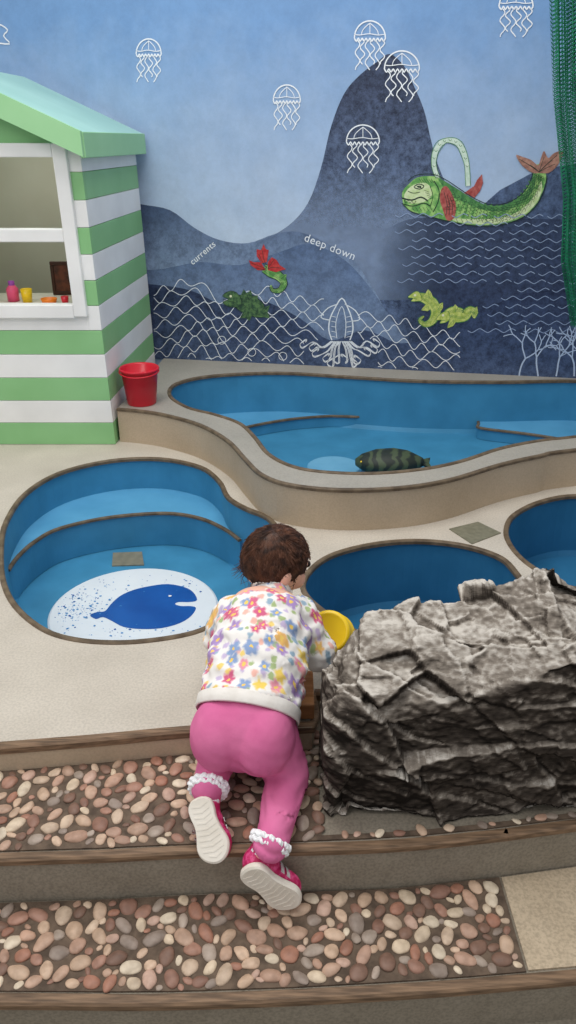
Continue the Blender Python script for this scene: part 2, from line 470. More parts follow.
MT = [(225, 262), (258, 243), (288, 226), (308, 203), (321, 168), (331, 127), (344, 94), (360, 75), (377, 62), (390, 54), (404, 66), (413, 84), (424, 110), (431, 140), (438, 165), (452, 196), (466, 215), (484, 232), (520, 240), (600, 246), (700, 246)]
curvepoly('mountain', MT, [(700, 385), (225, 361)], 3, mm_mtn)
curvepoly('mist', MT[:18], [(484, 300), (225, 300)], 4, mm_mist)
curvepoly('water', [(360, 236), (388, 228), (410, 219), (450, 217), (500, 218), (600, 220), (700, 220)], [(700, 385), (360, 368)], 5, mm_sea2)
curvepoly('hill', [(100, 196), (140, 204), (170, 210), (195, 228), (220, 240), (248, 243), (275, 234), (300, 232), (330, 245), (352, 258), (380, 300), (395, 340)], [(395, 369), (100, 356)], 6, mm_left)
curvepoly('hill', [(100, 262), (150, 270), (200, 262), (240, 265), (280, 252), (310, 244), (345, 260), (372, 290), (392, 320), (410, 345)], [(410, 370), (100, 356)], 7, mm_mid)
curvepoly('dark_hill', [(100, 280), (150, 284), (190, 290), (225, 305), (260, 300), (300, 318), (330, 340), (365, 330), (400, 343), (440, 335), (480, 312), (515, 296), (550, 290), (620, 282), (700, 280)], [(700, 385), (100, 356)], 8, mm_low)

def jelly(cx, ty, w, h):
    bm = bmesh.new(); dh = h*.36; LW = .0055
    top = [(cx - w/2*math.cos(math.pi*i/12), ty+dh - dh*math.sin(math.pi*i/12)) for i in range(13)]
    ribbon(bm, top, LW, 9)
    sc = [(cx-w/2 + w*i/16, ty+dh + (3 if i % 2 else 0)*h/46) for i in range(17)]
    ribbon(bm, sc, LW, 9)
    ribbon(bm, [(cx-w/2+w*i/10, ty+dh*.78+.6*math.sin(i)) for i in range(11)], LW*.6, 9)
    for k in (-.55, 0, .55):
        ribbon(bm, [(cx+k*w*.5*math.sin(math.pi*.5*t), ty+dh*(.12+.66*t)) for t in (.0, .4, .7, 1)], LW*.6, 9)
    for k in range(6):
        x = cx - w*.4 + w*.8*k/5; l = h*(.5 if k % 2 else .62)
        ribbon(bm, [(x + 2.2*math.sin(j*1.25+k*1.3)*w/30, ty+dh+2+l*j/9) for j in range(10)], LW*.8, 9)
    obj('jellyfish', bm, m_line, mur)
for a in ((149, 39, 25, 42), (287, 85, 27, 44), (370, 21, 31, 48), (402, 51, 35, 50), (363, 125, 33, 47), (516, -10, 34, 46)): jelly(*a)

# wave lines; the first rows lap over the belly of the big fish
bm = bmesh.new()
for r in range(15):
    y = 215 + r*8.2
    x = 394 + (r % 2)*9 + random.random()*10 + max(0, (r-10))*18
    while x < 600:
        n = random.randint(1, 3)
        seg = [(x + k*4, y + 2.0*math.sin(k*math.pi/2) + (x-390)*.008) for k in range(n*4+1)]
        if not (400 < x+12 < 478 and 286 < y < 332): ribbon(bm, seg, .0034, 18 if y < 226 else 9, smooth=2)
        x += n*16 + random.random()*9
obj('wave_lines', bm, m_wave, mur)
# sagging net of white lines
bm = bmesh.new()
def topy(x): return 291 - 8*math.exp(-((x-190)/26)**2) + 12*math.exp(-((x-228)/20)**2) + max(0, (x-270))*.24
for k in range(12):
    cur = []
    for j in range(160):
        x = 152 + j*2
        s = 1 if k % 2 else -1
        ph = 1.1*math.sin(x*.045 + k*.55) + .5*math.sin(x*.11 + k*1.9)
        y = topy(x) + k*8.4*(1+.10*math.sin(x*.05)) + s*4.0*math.sin(x*2*math.pi/20.0 + ph) + 1.5*math.sin(x*.09+k*.8)
        insq = (324 < x < 358 and y > 296) or (304 < x < 378 and y > 340)
        if 153 < x < 462 and y < 357 + (x-150)*.045 and not insq: cur.append((x, y))
        else:
            if len(cur) > 2: ribbon(bm, cur, .0034, 9, smooth=2)
            cur = []
    if len(cur) > 2: ribbon(bm, cur, .0034, 9, smooth=2)
obj('net_lines', bm, m_line, mur)
# squid: pointed mantle with side fins, loosely spreading curled arms
bm = bmesh.new(); rs_ = random.Random(3)
ribbon(bm, [(332, 340), (329, 330), (330, 319), (335, 308), (342, 298), (348, 308), (352, 319), (353, 330), (350, 340)], .0062, 10)
ribbon(bm, [(337, 338), (336, 322), (342, 306), (346, 322), (345, 338)], .0036, 10)
for k in range(5): ribbon(bm, [(331.5, 316+k*5), (336, 317+k*5)], .0026, 10, smooth=0); ribbon(bm, [(346.5, 317+k*5), (351.5, 316+k*5)], .0026, 10, smooth=0)
ribbon(bm, [(338, 304), (328, 308), (321, 317), (330, 320)], .005, 10); ribbon(bm, [(345, 304), (355, 310), (360, 319), (352, 321)], .005, 10)
ribbon(bm, [(333, 342), (336, 346), (339, 342)], .005, 10, True); ribbon(bm, [(343, 342), (346, 346), (349, 342)], .005, 10, True)
for i in range(12):
    d = -1 if i < 6 else 1; u = abs(i-5.5)/5.5; sx = 331+i*1.8
    ex, ey = 341 + d*(4+33*u) + rs_.uniform(-4, 4), 366 - 18*u*u + rs_.uniform(-4, 2)
    mx_, my_ = rs_.uniform(-3, 3), rs_.uniform(-2, 2)
    for o_ in (0, 1.8):
        c = [(sx+o_*.4, 341), (sx+d*(2+7*u)+o_*.6+mx_*.5, 347+3*(1-u)), ((sx*.4+ex*.6)+o_*.6+mx_, ey-6*u+my_), (ex-d*1, ey+1-o_*.6)]
        c += [(ex+d*4*math.cos(a*.8)-d*1, ey-3.2+(3.4-o_*.6)*math.cos(a*.9+.4) - a*.5) for a in range(1, 6)]
        ribbon(bm, c, .0036, 10)
obj('squid', bm, m_line, mur)
# corals
bm = bmesh.new()
rc_ = random.Random(5)
def branch(x, y, a, l, w, dep):
    pts = [(x, y)]
    for _ in range(3):
        a += rc_.uniform(-.25, .25); x += math.sin(a)*l/3; y -= math.cos(a)*l/3; pts.append((x, y))
    ribbon(bm, pts, w, 10, smooth=3)
    if dep:
        for s in (-1, 1): branch(x, y, a + s*rc_.uniform(.3, .65), l*rc_.uniform(.6, .85), w*.82, dep-1)
for bx in (519, 538, 556, 574, 592): branch(bx, 376, rc_.uniform(-.2, .2), 19, .0072, 3)
obj('coral', bm, m_coral, mur)
for x, y in ((252, 352), (283, 356), (222, 340)):
    bm = bmesh.new()
    ribbon(bm, [(x+4*math.cos(a*.9), y+4*math.sin(a*.9)) for a in range(7)], .003, 10, True)
    obj('bubble', bm, m_line, mur)

# sea monster
m_mg = M('monster_green', C(98, 158, 84), C(160, 204, 120), 34, .5, lo=.42, hi=.58)
m_md = M('monster_dark', C(28, 46, 40), C(40, 60, 50), 30, .5)
m_mr = M('monster_red', C(150, 60, 58), C(186, 104, 96), 60, .5)
m_mp = M('monster_pale', C(190, 212, 150), C(218, 230, 188), 50, .5)
m_my = M('monster_yellow', C(164, 184, 80), C(214, 220, 126), 60, .5)
m_mk = M('monster_shade', C(58, 112, 66), C(92, 150, 84), 50, .5)
sm = mpoly('sea_monster', [(402, 196), (404, 189), (410, 183), (416, 178), (426, 176), (437, 177), (446, 182), (456, 188), (470, 197), (486, 205), (503, 205), (518, 198), (528, 187), (533, 177), (534, 168), (538, 164), (544, 168), (546, 178), (542, 193), (534, 207), (520, 218), (500, 224), (475, 225), (450, 221), (430, 216), (414, 212), (405, 207)], 11, m_mg)
mpoly('back_shade', [(438, 178), (456, 188), (470, 197), (486, 205), (503, 205), (518, 198), (529, 187), (534, 172), (536, 178), (532, 192), (520, 204), (503, 211), (484, 210), (466, 203), (450, 194)], 12, m_mk, True, sm)
mpoly('belly', [(452, 218), (470, 219), (500, 218), (520, 210), (534, 196), (541, 181), (541, 193), (533, 207), (519, 217), (500, 223), (475, 224), (455, 221)], 12, m_mp, True, sm)
mpoly('face', [(404, 197), (408, 189), (416, 184), (426, 183), (432, 190), (430, 198), (420, 203), (410, 203)], 12, m_mp, True, sm)
fb_ = M('fin_brown', C(140, 98, 86), C(182, 138, 120), 50, .5)
mpoly('tail_fin', [(539, 173), (533, 173), (526, 169), (520, 163), (516, 155), (523, 157), (531, 160), (538, 165), (541, 157), (544, 151), (548, 158), (554, 153), (563, 151), (560, 161), (555, 168), (548, 173)], 13, fb_, True, sm)
mpoly('flipper', [(441, 190), (446, 186), (452, 194), (456, 206), (454, 218), (447, 220), (443, 210), (440, 200)], 13, m_mr, True, sm)
mpoly('spike', [(464, 193), (474, 186), (477, 180), (482, 174), (483, 183), (480, 191), (474, 198)], 12, m_mr, False, sm)
bm = bmesh.new()
ribbon(bm, [(402, 198), (412, 200), (421, 197), (428, 201)], .006, 14); ribbon(bm, [(404, 204), (413, 206), (424, 203), (430, 206)], .004, 14)
ribbon(bm, [(404, 200), (406, 203), (408, 200), (410, 203), (412, 201), (414, 204), (416, 201)], .0026, 15, smooth=0)
ribbon(bm, [(414, 187), (419, 184), (424, 186), (420, 189)], .004, 14, True); ribbon(bm, [(417, 186.5), (420, 186), (421, 187.5)], .004, 14, True)
ribbon(bm, [(434, 181), (439, 190), (438, 202), (433, 212)], .004, 14)
ribbon(bm, [(430, 186), (433, 196), (430, 207)], .0026, 14); ribbon(bm, [(408, 191), (413, 193), (420, 192)], .0026, 14)
for k in range(6): ribbon(bm, [(419+k*2.4, 178.5), (422+k*2.4, 183)], .0016, 14, smooth=0); ribbon(bm, [(412+k*3.6, 207), (414.5+k*3.6, 211)], .0016, 14, smooth=0)
for k in range(4): ribbon(bm, [(424+k*1.5, 190+k*2.5), (429+k, 192+k*2.2)], .0016, 14, smooth=0)
for k in range(14): ribbon(bm, [(456+k*5, 218.5 if k < 10 else 218-(k-9)*3.4), (458+k*5, 222.5 if k < 10 else 221-(k-9)*3.6)], .0015, 14, smooth=0)
ribbon(bm, [(408, 181), (414, 176), (424, 174), (436, 175), (448, 181), (460, 189), (474, 198), (488, 204), (503, 204), (518, 197), (528, 186), (533, 172)], .0032, 14)
ribbon(bm, [(402, 203), (412, 212), (430, 217), (452, 222), (476, 226), (501, 225), (522, 218), (535, 207), (544, 191), (547, 176)], .0032, 14)
for x, y in ((519, 159), (524, 162), (530, 165), (557, 155), (552, 160), (544, 157), (547, 164), (555, 164)): ribbon(bm, [(x, y), ((x+539)/2, (y+171)/2), (539, 172)], .0022, 14)
for dx in (0, 3, 6): ribbon(bm, [(444+dx, 192+dx), (447+dx*.9, 204), (446+dx, 215)], .0024, 14)
cl = cat([V((450, 200, 0)), V((470, 210, 0)), V((490, 214, 0)), V((508, 213, 0)), V((523, 203, 0)), V((533, 190, 0)), V((539, 176, 0))], n=6)
for i, p in enumerate(cl):
    t = (cl[min(i+1, len(cl)-1)] - cl[max(i-1, 0)]).normalized(); nn = V((-t.y, t.x, 0)); wd = 9 - 4.5*i/len(cl)
    for k in (-1, -.5, 0, .5, .95):
        c = p + nn*(k + (.25 if i % 2 else 0))*wd*.8
        ribbon(bm, [tuple((c + nn*1.6 - t*1.1).xy), tuple((c + t*1.2).xy), tuple((c - nn*1.6 - t*1.1).xy)], .0016, 14)
obj('ink_lines', bm, m_md, sm)
bm = bmesh.new()
for i in range(0, len(cl)-4, 2):
    p = cl[i]; t = (cl[i+1]-cl[i]).normalized(); nn = V((t.y, -t.x, 0)); wd = 9 - 4*i/len(cl)
    b0 = p + nn*wd; fill(bm, [[WP(*tuple((b0 - t*2.2).xy), 11.5), WP(*tuple((b0 + nn*3 + t*1).xy), 11.5), WP(*tuple((b0 + t*2.2).xy), 11.5)]])
obj('crest', bm, m_mk, sm)
bm = bmesh.new()
arch = [(438, 178), (434, 166), (435, 153), (441, 143), (450, 140), (459, 144), (464, 154), (467, 166), (468, 186)]
ribbon(bm, arch, .022, 11)
ws = obj('water_spout', bm, M('spout_pale', C(190, 214, 196), C(214, 230, 216), 60, .5), mur)
bm = bmesh.new()
ca = cat([V((x, y, 0)) for x, y in arch], n=5)
for k in range(12):
    p = ca[2+k*3]; ribbon(bm, [(p.x-1.2, p.y-1), (p.x, p.y+1), (p.x+1.6, p.y-.5)], .002, 12)
ribbon(bm, [(x+(2.4 if x < 450 else -2.4), y+2.4*(y < 160)) for x, y in arch], .0024, 12)
ribbon(bm, [(x-(2.4 if x < 450 else -2.4), y-2.4*(y < 160)) for x, y in arch], .0024, 12)
obj('spout_lines', bm, m_mk, ws)
# small curled sea creatures
rf = M('fin_red', C(176, 40, 46), C(208, 74, 70), 60, .5)
m_eyew = M('eye_pale', C(226, 226, 190), None, 5, .5)
def creature(name, spine, ws, w, mat, ink, fins=(), finmat=None, layer=11, head=None):
    bm = bmesh.new(); ribbon(bm, spine, w, layer+1, ws=ws, smooth=5); o = obj(name, bm, mat, mur)
    bm = bmesh.new(); ribbon(bm, spine, w*1.0+.008, layer, ws=[x*.92+.08 for x in ws], smooth=5)
    cl = cat([V((x, y, 0)) for x, y in spine], n=5)
    for i, p in enumerate(cl[1:-2]):
        t = (cl[i+2]-cl[i]).normalized(); nn = V((-t.y, t.x, 0)); u = i/len(cl)*(len(ws)-1); k = ws[min(int(u), len(ws)-1)]*w*110
        for s in (-.6, .3):
            c = p + nn*s*k; ribbon(bm, [tuple((c+nn*1.3-t).xy), tuple((c+t).xy), tuple((c-nn*1.3-t).xy)], .0014, layer+2, smooth=0)
    for px in fins:
        for a_ in px[1:-1]: ribbon(bm, [a_, ((px[0][0]+px[-1][0])/2, (px[0][1]+px[-1][1])/2)], .0014, layer+2, smooth=0)
    obj('outline', bm, ink, o)
    for px in fins: mpoly('fin', px, layer+.5, finmat or mat, False, o)
    if head:
        hp, eye, mouth = head
        mpoly('head', hp, layer+3, mat, True, o)
        bm = bmesh.new(); ribbon(bm, hp, .0022, layer+4, True); ribbon(bm, mouth, .0024, layer+4); obj('head_lines', bm, ink, o)
        bm = bmesh.new(); fill(bm, [[WP(eye[0]+1.3*math.cos(a*.785), eye[1]+1.3*math.sin(a*.785), layer+4) for a in range(8)]]); obj('eye', bm, m_eyew, o)
    return o
creature('sea_beast', [(236, 300), (243, 303), (251, 305), (259, 310), (265, 314)], [.75, 1.25, 1.45, 1.2, .5], .066, M('beast_green', C(44, 74, 58), C(96, 132, 82), 70, .5), m_md,
         [[(240, 297), (244, 289), (247, 293), (251, 290), (253, 296), (258, 295), (258, 302)], [(262, 308), (270, 305), (268, 312), (270, 318), (263, 317)], [(244, 310), (240, 318), (246, 318), (250, 321), (253, 313)]],
         head=([(240, 296), (234, 291), (227, 292), (223, 296), (229, 299), (223, 302), (228, 306), (236, 307), (242, 304)], (231, 296), [(223, 299), (230, 301), (235, 302)]))
rs = creature('sea_serpent', [(264, 268), (271, 272), (279, 276), (284, 283), (280, 290), (273, 290), (271, 285)], [.8, 1, .9, .7, .5, .35, .15], .046, m_mg, m_md,
              [[(279, 275), (287, 274), (286, 279), (284, 282)]])
for px in ([(266, 270), (258, 270), (251, 265), (249, 260), (254, 262), (261, 262)], [(262, 263), (257, 256), (257, 249), (261, 250), (264, 244), (266, 249), (269, 250), (267, 262)], [(268, 262), (272, 257), (277, 260), (280, 265), (286, 269), (276, 272), (268, 270)]):
    mpoly('red_fin', px, 14, rf, False, rs)
bm = bmesh.new()
for l in ([(252, 263), (260, 266), (267, 269)], [(256, 268), (262, 269), (267, 270)], [(262, 248), (264, 258), (267, 268)], [(281, 268), (273, 267), (268, 269)], [(259, 254), (263, 262), (267, 268)], [(274, 260), (271, 264), (268, 269)]): ribbon(bm, l, .002, 15)
obj('fin_lines', bm, m_md, rs)
creature('yellow_fish', [(415, 297), (420, 297), (427, 299), (433, 304), (436, 312), (432, 321), (425, 324), (420, 320), (424, 316)], [.6, .8, 1.0, 1.05, .95, .75, .5, .3, .12], .046, m_my, m_mk,
         [[(424, 296), (428, 289), (431, 292), (434, 300)], [(437, 305), (443, 302), (443, 308), (439, 313)], [(426, 304), (421, 310), (428, 311), (431, 308)]],
         head=([(420, 293), (416, 291), (411, 294), (408, 297), (413, 298), (411, 301), (417, 301), (422, 300)], (415, 295), [(408, 298), (413, 298), (417, 299)]))
creature('yellow_fish', [(446, 316), (452, 314), (459, 315), (465, 315), (470, 310), (475, 312), (474, 318)], [.8, 1.2, 1.2, .9, .6, .4, .15], .056, m_my, m_mk,
         [[(450, 312), (455, 304), (458, 307), (461, 312)], [(450, 319), (447, 328), (453, 326), (457, 320)], [(470, 313), (477, 306), (478, 313), (473, 317)]],
         head=([(448, 311), (443, 312), (438, 316), (436, 320), (441, 320), (440, 323), (446, 322), (450, 318)], (443, 315), [(436, 320), (441, 320), (445, 320)]))
bm = bmesh.new(); ribbon(bm, [(-12, 28), (-2, 24), (8, 30), (4, 36), (10, 44), (-8, 42)], .006, 9); obj('fish_outline', bm, m_line, mur)
def text(body, px, py, size, ang, off=0):
    cu = bpy.data.curves.new('t', 'FONT'); cu.body = body; cu.size = size; cu.align_x = 'CENTER'; cu.align_y = 'CENTER'; cu.offset = off; cu.space_character = 1.08
    o = bpy.data.objects.new('t', cu); COL.objects.link(o)
    dg = bpy.context.evaluated_depsgraph_get(); dg.update()
    me = bpy.data.meshes.new_from_object(o.evaluated_get(dg)); bpy.data.objects.remove(o)
    me.materials.clear()
    c, s = math.cos(ang), math.sin(ang); UZ = V((0, 0, 1))
    X = WT*c + UZ*s; Y = -WT*s + UZ*c; p = WP(px, py, 12)
    me.transform(Matrix(((X.x, Y.x, WN.x, p.x), (X.y, Y.y, WN.y, p.y), (X.z, Y.z, WN.z, p.z), (0, 0, 0, 1))))
    obj('lettering', me, m_line, mur, label='white words reading ' + body)
text('deep down', 330, 247, .054, math.radians(-19))
text('currents', 203, 253, .043, math.radians(38), .0003)

# ---------------------------------------------------------------- play house (walls lean and splay slightly)
HX0, HX1, HY, HB = -1.72, -.752, 3.2, 4.05
XF = Matrix(((1, .066, -.020, -.066*3.2), (0, 1, 0, 0), (0, 0, 1, 0), (0, 0, 0, 1)))
bh = .0992; WX0, WX1, WZ0, WZ1 = -1.27, -.802, .555, 1.19
ho = thing('playhouse', 'green and white striped wooden playhouse with open window', 'playhouse', ((HX0+HX1)/2, (HY+HB)/2, 0))
bm = bmesh.new()
for i in range(12):
    z0, z1 = i*bh, (i+1)*bh; mi = 0 if i % 2 == 0 else 1
    def rb(xa, xb, za, zb): box(bm, (xa, HY, za+.001), (xb, HY+.02, zb-.0005), mi, .002)
    if z1 <= WZ0: rb(HX0, HX1, z0, z1)
    else:
        rb(HX0, WX0, z0, z1); rb(WX1, HX1, z0, z1)
        if z0 < WZ0: rb(WX0, WX1, z0, WZ0)
obj('front_wall', bm, [m_green, m_white], ho)
bm = bmesh.new()
for i in range(12):
    z0, z1 = i*bh, (i+1)*bh; mi = 0 if i % 2 == 0 else 1
    box(bm, (HX1-.02, HY+.0205, z0+.001), (HX1, HB, z1-.0005), mi, .002)
obj('side_wall', bm, [m_green, m_white], ho)
bm = bmesh.new()
box(bm, (HX0, HY+.0205, 0), (HX0+.02, HB, 1.19)); box(bm, (HX0+.02, HB-.02, 0), (HX1-.02, HB, 1.19))
obj('inner_wall', bm, m_inner, ho)
sl = .45; EX, EZ = -.712, 1.225; RX = (HX0+HX1)/2; RZ = EZ + (EX-RX)*sl
RF, RB = 3.10, 4.08
EL = 2*RX-EX
bm = bmesh.new()
fill(bm, [[V((HX0, HY+.002, 1.19)), V((HX1, HY+.002, 1.19)), V((RX, HY+.002, 1.19+(HX1-RX)*sl))]])
obj('gable', bm, m_green, ho)
bm = bmesh.new()
def slab(x0, z0, x1, z1, ya, yb, th, mi):
    vs = [bm.verts.new(p) for p in ((x0, ya, z0), (x1, ya, z1), (x1, yb, z1), (x0, yb, z0), (x0, ya, z0-th), (x1, ya, z1-th), (x1, yb, z1-th), (x0, yb, z0-th))]
    for f in ((0, 1, 2, 3), (4, 5, 6, 7), (0, 1, 5, 4), (1, 2, 6, 5), (2, 3, 7, 6), (3, 0, 4, 7)):
        bm.faces.new([vs[i] for i in f]).material_index = mi
slab(RX, RZ, EX, EZ, RF+.02, RB, .02, 0); slab(RX, RZ, EL, EZ, RF+.02, RB, .02, 0)
obj('roof', bm, m_roof, ho)
bm = bmesh.new()
slab(RX, RZ+.004, EX, EZ+.004, RF, RF+.02, .085, 0); slab(RX, RZ+.004, EL, EZ+.004, RF, RF+.02, .085, 0)
obj('barge_board', bm, m_green2, ho)
bm = bmesh.new(); box(bm, (EX-.015, RF+.02, EZ-.085), (EX+.004, RB, EZ+.002), bev=.003)
obj('fascia', bm, m_green2, ho)
bm = bmesh.new()
fw = .048
def fb(xa, xb, za, zb): box(bm, (xa, HY-.022, za), (xb, HY+.03, zb), 0, .004)
fb(WX1-fw, WX1+.004, WZ0, WZ1); fb(WX0, WX0+fw, WZ0, WZ1)
fb(WX0+fw, WX1-fw, WZ0-.006, WZ0+fw); fb(WX0+fw, WX1-fw, WZ1-fw, WZ1); fb(WX0+fw, WX1-fw, .842, .890)
obj('window_frame', bm, m_white, ho)
bm = bmesh.new(); box(bm, (HX0+.03, HY+.035, .565), (HX1-.03, HY+.36, .585), bev=.003)
obj('shelf', bm, m_inner, ho)
XF = None
def cup(label, px, py, y, r, h, mat, zs=.586):
    p = AY(px, py, y)
    bm = bmesh.new(); lathe(bm, [(0, 0), (r*.8, 0), (r, h), (r*.9, h), (r*.72, .006), (0, .006)], 20, Matrix.Translation((p.x, y, zs)))
    return tag(obj('toy_cup', bm, mat, smooth=True), label, 'toy')
t = thing('toy_bottle', 'small pink toy bottle in the playhouse window', 'toy', (AY(13, 295, 3.36).x, 3.36, .586))
bm = bmesh.new(); lathe(bm, [(0, 0), (.024, 0), (.025, .05), (.012, .066)], 18, Matrix.Translation(t.location)); obj('body', bm, M('pink_plastic', C(232, 90, 130), None, 5, .35), t, True)
bm = bmesh.new(); lathe(bm, [(.013, .062), (.013, .082), (0, .084)], 18, Matrix.Translation(t.location)); obj('cap', bm, M('purple_plastic', C(150, 70, 160), None, 5, .35), t, True)
cup('yellow toy cup standing in the playhouse window', 27, 297, 3.33, .024, .055, m_yel)
cup('low orange toy bowl lying in the playhouse window', 49, 300, 3.31, .034, .02, M('orange_plastic', C(238, 130, 40), None, 5, .35))
cup('tiny red toy cup beside window frame of the playhouse', 65, 300, 3.3, .016, .03, m_red)
t = thing('picture_frame', 'dark brown picture frame leaning inside playhouse window', 'picture', (-.93, 3.52, .586))
bm = bmesh.new(); p = AY(63, 282, 3.5)
for a, b in (((-.05, 0), (.05, .015)), ((-.05, .125), (.05, .14)), ((-.05, .015), (-.036, .125)), ((.036, .015), (.05, .125))):
    box(bm, (p.x+a[0], 3.50, .586+a[1]), (p.x+b[0], 3.515, .586+b[1]), 0, .002)
obj('frame', bm, M('frame_brown', C(64, 38, 26), None, 20, .5), t)
bm = bmesh.new(); box(bm, (p.x-.036, 3.505, .601), (p.x+.036, 3.513, .711)); obj('picture', bm, M('frame_picture', C(110, 60, 40), C(60, 40, 30), 30, .5), t)

# ---------------------------------------------------------------- red bucket
bp = Z(142, 403, .15)
t = thing('bucket', 'red plastic bucket on raised platform beside the playhouse', 'bucket', bp)
bm = bmesh.new()
lathe(bm, [(0, 0), (.060, 0), (.063, .004), (.080, .150), (.086, .150), (.087, .158), (.083, .162), (.078, .156), (.060, .008), (0, .008)], 40, Matrix.Translation(bp))
obj('pail', bm, m_red, t, True)
bm = bmesh.new()
tube(bm, [bp + V((.086*math.cos(a), -.085*math.sin(a), .148-.012*math.sin(a))) for a in [math.pi*i/20 for i in range(21)]], .003)
obj('handle', bm, m_red, t, True)

# ---------------------------------------------------------------- toy fish in back pool
fc = V((.455, 3.12, PZ+.002))
t = thing('toy_fish', 'dark olive toy fish lying on the raised pool floor', 'toy fish', fc)
bm = bmesh.new()
stations = [(-.165, .018, .014), (-.135, .052, .034), (-.075, .080, .052), (0, .085, .057), (.06, .070, .048), (.105, .036, .028), (.125, .020, .018)]
rings = []
for x, ry, rz in stations:
    rings.append([bm.verts.new(fc + V((x, ry*math.cos(a), .058 + rz*math.sin(a)))) for a in [2*math.pi*i/16 for i in range(16)]])
for A, Bq in zip(rings, rings[1:]):
    for i in range(16): bm.faces.new((A[i], A[(i+1) % 16], Bq[(i+1) % 16], Bq[i]))
bm.faces.new(rings[0]); bm.faces.new(rings[-1])
m, nt, b = nodes('fish_skin'); tc = nt.nodes.new('ShaderNodeTexCoord'); w = nt.nodes.new('ShaderNodeTexWave')
w.inputs['Scale'].default_value = 6; w.inputs['Distortion'].default_value = 7; w.inputs['Detail'].default_value = 3; w.inputs['Detail Scale'].default_value = 2
r = nt.nodes.new('ShaderNodeValToRGB'); r.color_ramp.elements[0].color = C(32, 42, 34); r.color_ramp.elements[1].color = C(70, 84, 58)
r.color_ramp.elements[0].position = .35; r.color_ramp.elements[1].position = .8
nt.links.new(tc.outputs['Object'], w.inputs['Vector']); nt.links.new(w.outputs['Fac'], r.inputs[0]); nt.links.new(r.outputs[0], b.inputs['Base Color'])
b.inputs['Roughness'].default_value = .6
obj('body', bm, m, t, True)
def fin(name, pts, th=.004):
    bm = bmesh.new(); A = [bm.verts.new(fc+V((x, y, z-th))) for x, y, z in pts]; Bv = [bm.verts.new(fc+V((x, y, z+th))) for x, y, z in pts]
    bm.faces.new(A); bm.faces.new(Bv[::-1]); n = len(pts)
    for i in range(n): bm.faces.new((A[i], A[(i+1) % n], Bv[(i+1) % n], Bv[i]))
    obj(name, bm, m, t)
fin('tail', [(.115, -.014, .055), (.165, -.05, .035), (.152, 0, .05), (.165, .05, .055), (.115, .014, .06)])
fin('side_fin', [(-.05, .07, .065), (-.01, .115, .055), (.04, .11, .055), (.05, .065, .065)])
bm = bmesh.new(); ball(bm, fc+V((-.142, -.032, .071)), .006, 2); obj('eye', bm, m_yel, t, True)

# ---------------------------------------------------------------- green net
m_net = M('net_green', C(18, 104, 70), C(32, 132, 92), 20, .7)
bm = bmesh.new()
edge = [(1.75, .93), (1.65, .95), (1.335, 1.005), (.987, 1.092), (.75, 1.12), (.48, 1.205), (.30, 1.30)]
def ex(z):
    for (z0, x0), (z1, x1) in zip(edge, edge[1:]):
        if z1 <= z <= z0: return x0+(x1-x0)*(z0-z)/(z0-z1)
    return edge[0][1] if z > 1 else edge[-1][1]
nu, nv = 46, 96
for lay in range(3):
    g = []
    for j in range(nv+1):
        z = 1.75 - 1.27*j/nv
        row = []
        for i in range(nu+1):
            u = i/nu
            x = ex(z) + u*.34 + .010*math.sin(u*43 + lay*2)*(1 if i else 0)
            row.append(bm.verts.new((x, 3.30 + lay*.025 + .03*math.sin(u*29 + z*1.5 + lay*1.7), z + .007*(i % 2) + lay*.004)))
        g.append(row)
    for j in range(nv):
        for i in range(nu): bm.faces.new((g[j][i], g[j][i+1], g[j+1][i+1], g[j+1][i]))
bmesh.ops.wireframe(bm, faces=bm.faces[:], thickness=.0052, use_replace=True, use_even_offset=False, use_boundary=True)
tag(obj('hanging_net', bm, m_net), 'dark green netting hanging at right edge in front of mural', 'net')

# ---------------------------------------------------------------- pebbles
def pebble_mat():
    m, nt, b = nodes('pebble'); at = nt.nodes.new('ShaderNodeVertexColor'); at.layer_name = 'Col'
    n = nt.nodes.new('ShaderNodeTexNoise'); n.inputs['Scale'].default_value = 60; n.inputs['Detail'].default_value = 6
    tc = nt.nodes.new('ShaderNodeTexCoord'); nt.links.new(tc.outputs['Object'], n.inputs['Vector'])
    r = nt.nodes.new('ShaderNodeValToRGB'); r.color_ramp.elements[0].position = .35; r.color_ramp.elements[1].position = .65
    r.color_ramp.elements[0].color = (.78, .76, .74, 1); r.color_ramp.elements[1].color = (1.08, 1.08, 1.08, 1)
    nt.links.new(n.outputs['Fac'], r.inputs[0])
    mx = nt.nodes.new('ShaderNodeMix'); mx.data_type = 'RGBA'; mx.blend_type = 'MULTIPLY'; mx.inputs[0].default_value = 1
    nt.links.new(at.outputs['Color'], mx.inputs[6]); nt.links.new(r.outputs[0], mx.inputs[7])
    nt.links.new(mx.outputs[2], b.inputs['Base Color']); b.inputs['Roughness'].default_value = .5
    b.inputs['Specular IOR Level'].default_value = .35
    return m
m_peb = pebble_mat()
PC = [C(182, 148, 128), C(198, 169, 144), C(168, 128, 110), C(214, 194, 168), C(170, 154, 140), C(146, 110, 94), C(190, 158, 136), C(224, 208, 184), C(154, 138, 126), C(130, 101, 86), C(190, 154, 132), C(208, 179, 154), C(164, 118, 98), C(208, 184, 160), C(196, 164, 146)]
PV, PF = ico(3)
def peb_geo(x, y, r, z):
    a = random.uniform(0, math.pi); e = random.uniform(1.08, 1.38)
    sdv = V((random.random()*50, random.random()*50, 0)); c, s = math.cos(a), math.sin(a); tl = random.uniform(-.10, .10)
    out = []
    for q0 in PV:
        q = q0*(1 + .20*noise.noise(q0*.9 + sdv))
        X, Y, Zz = q.x*r*e, q.y*r/e*1.06, q.z*r*.40 + q.x*r*e*tl
        out.append((x + X*c - Y*s, y + X*s + Y*c, z + r*.04 + Zz))
    col = random.choice(PC); j = random.uniform(.86, 1.08)
    return out, (col[0]*j, col[1]*j, col[2]*j, 1)
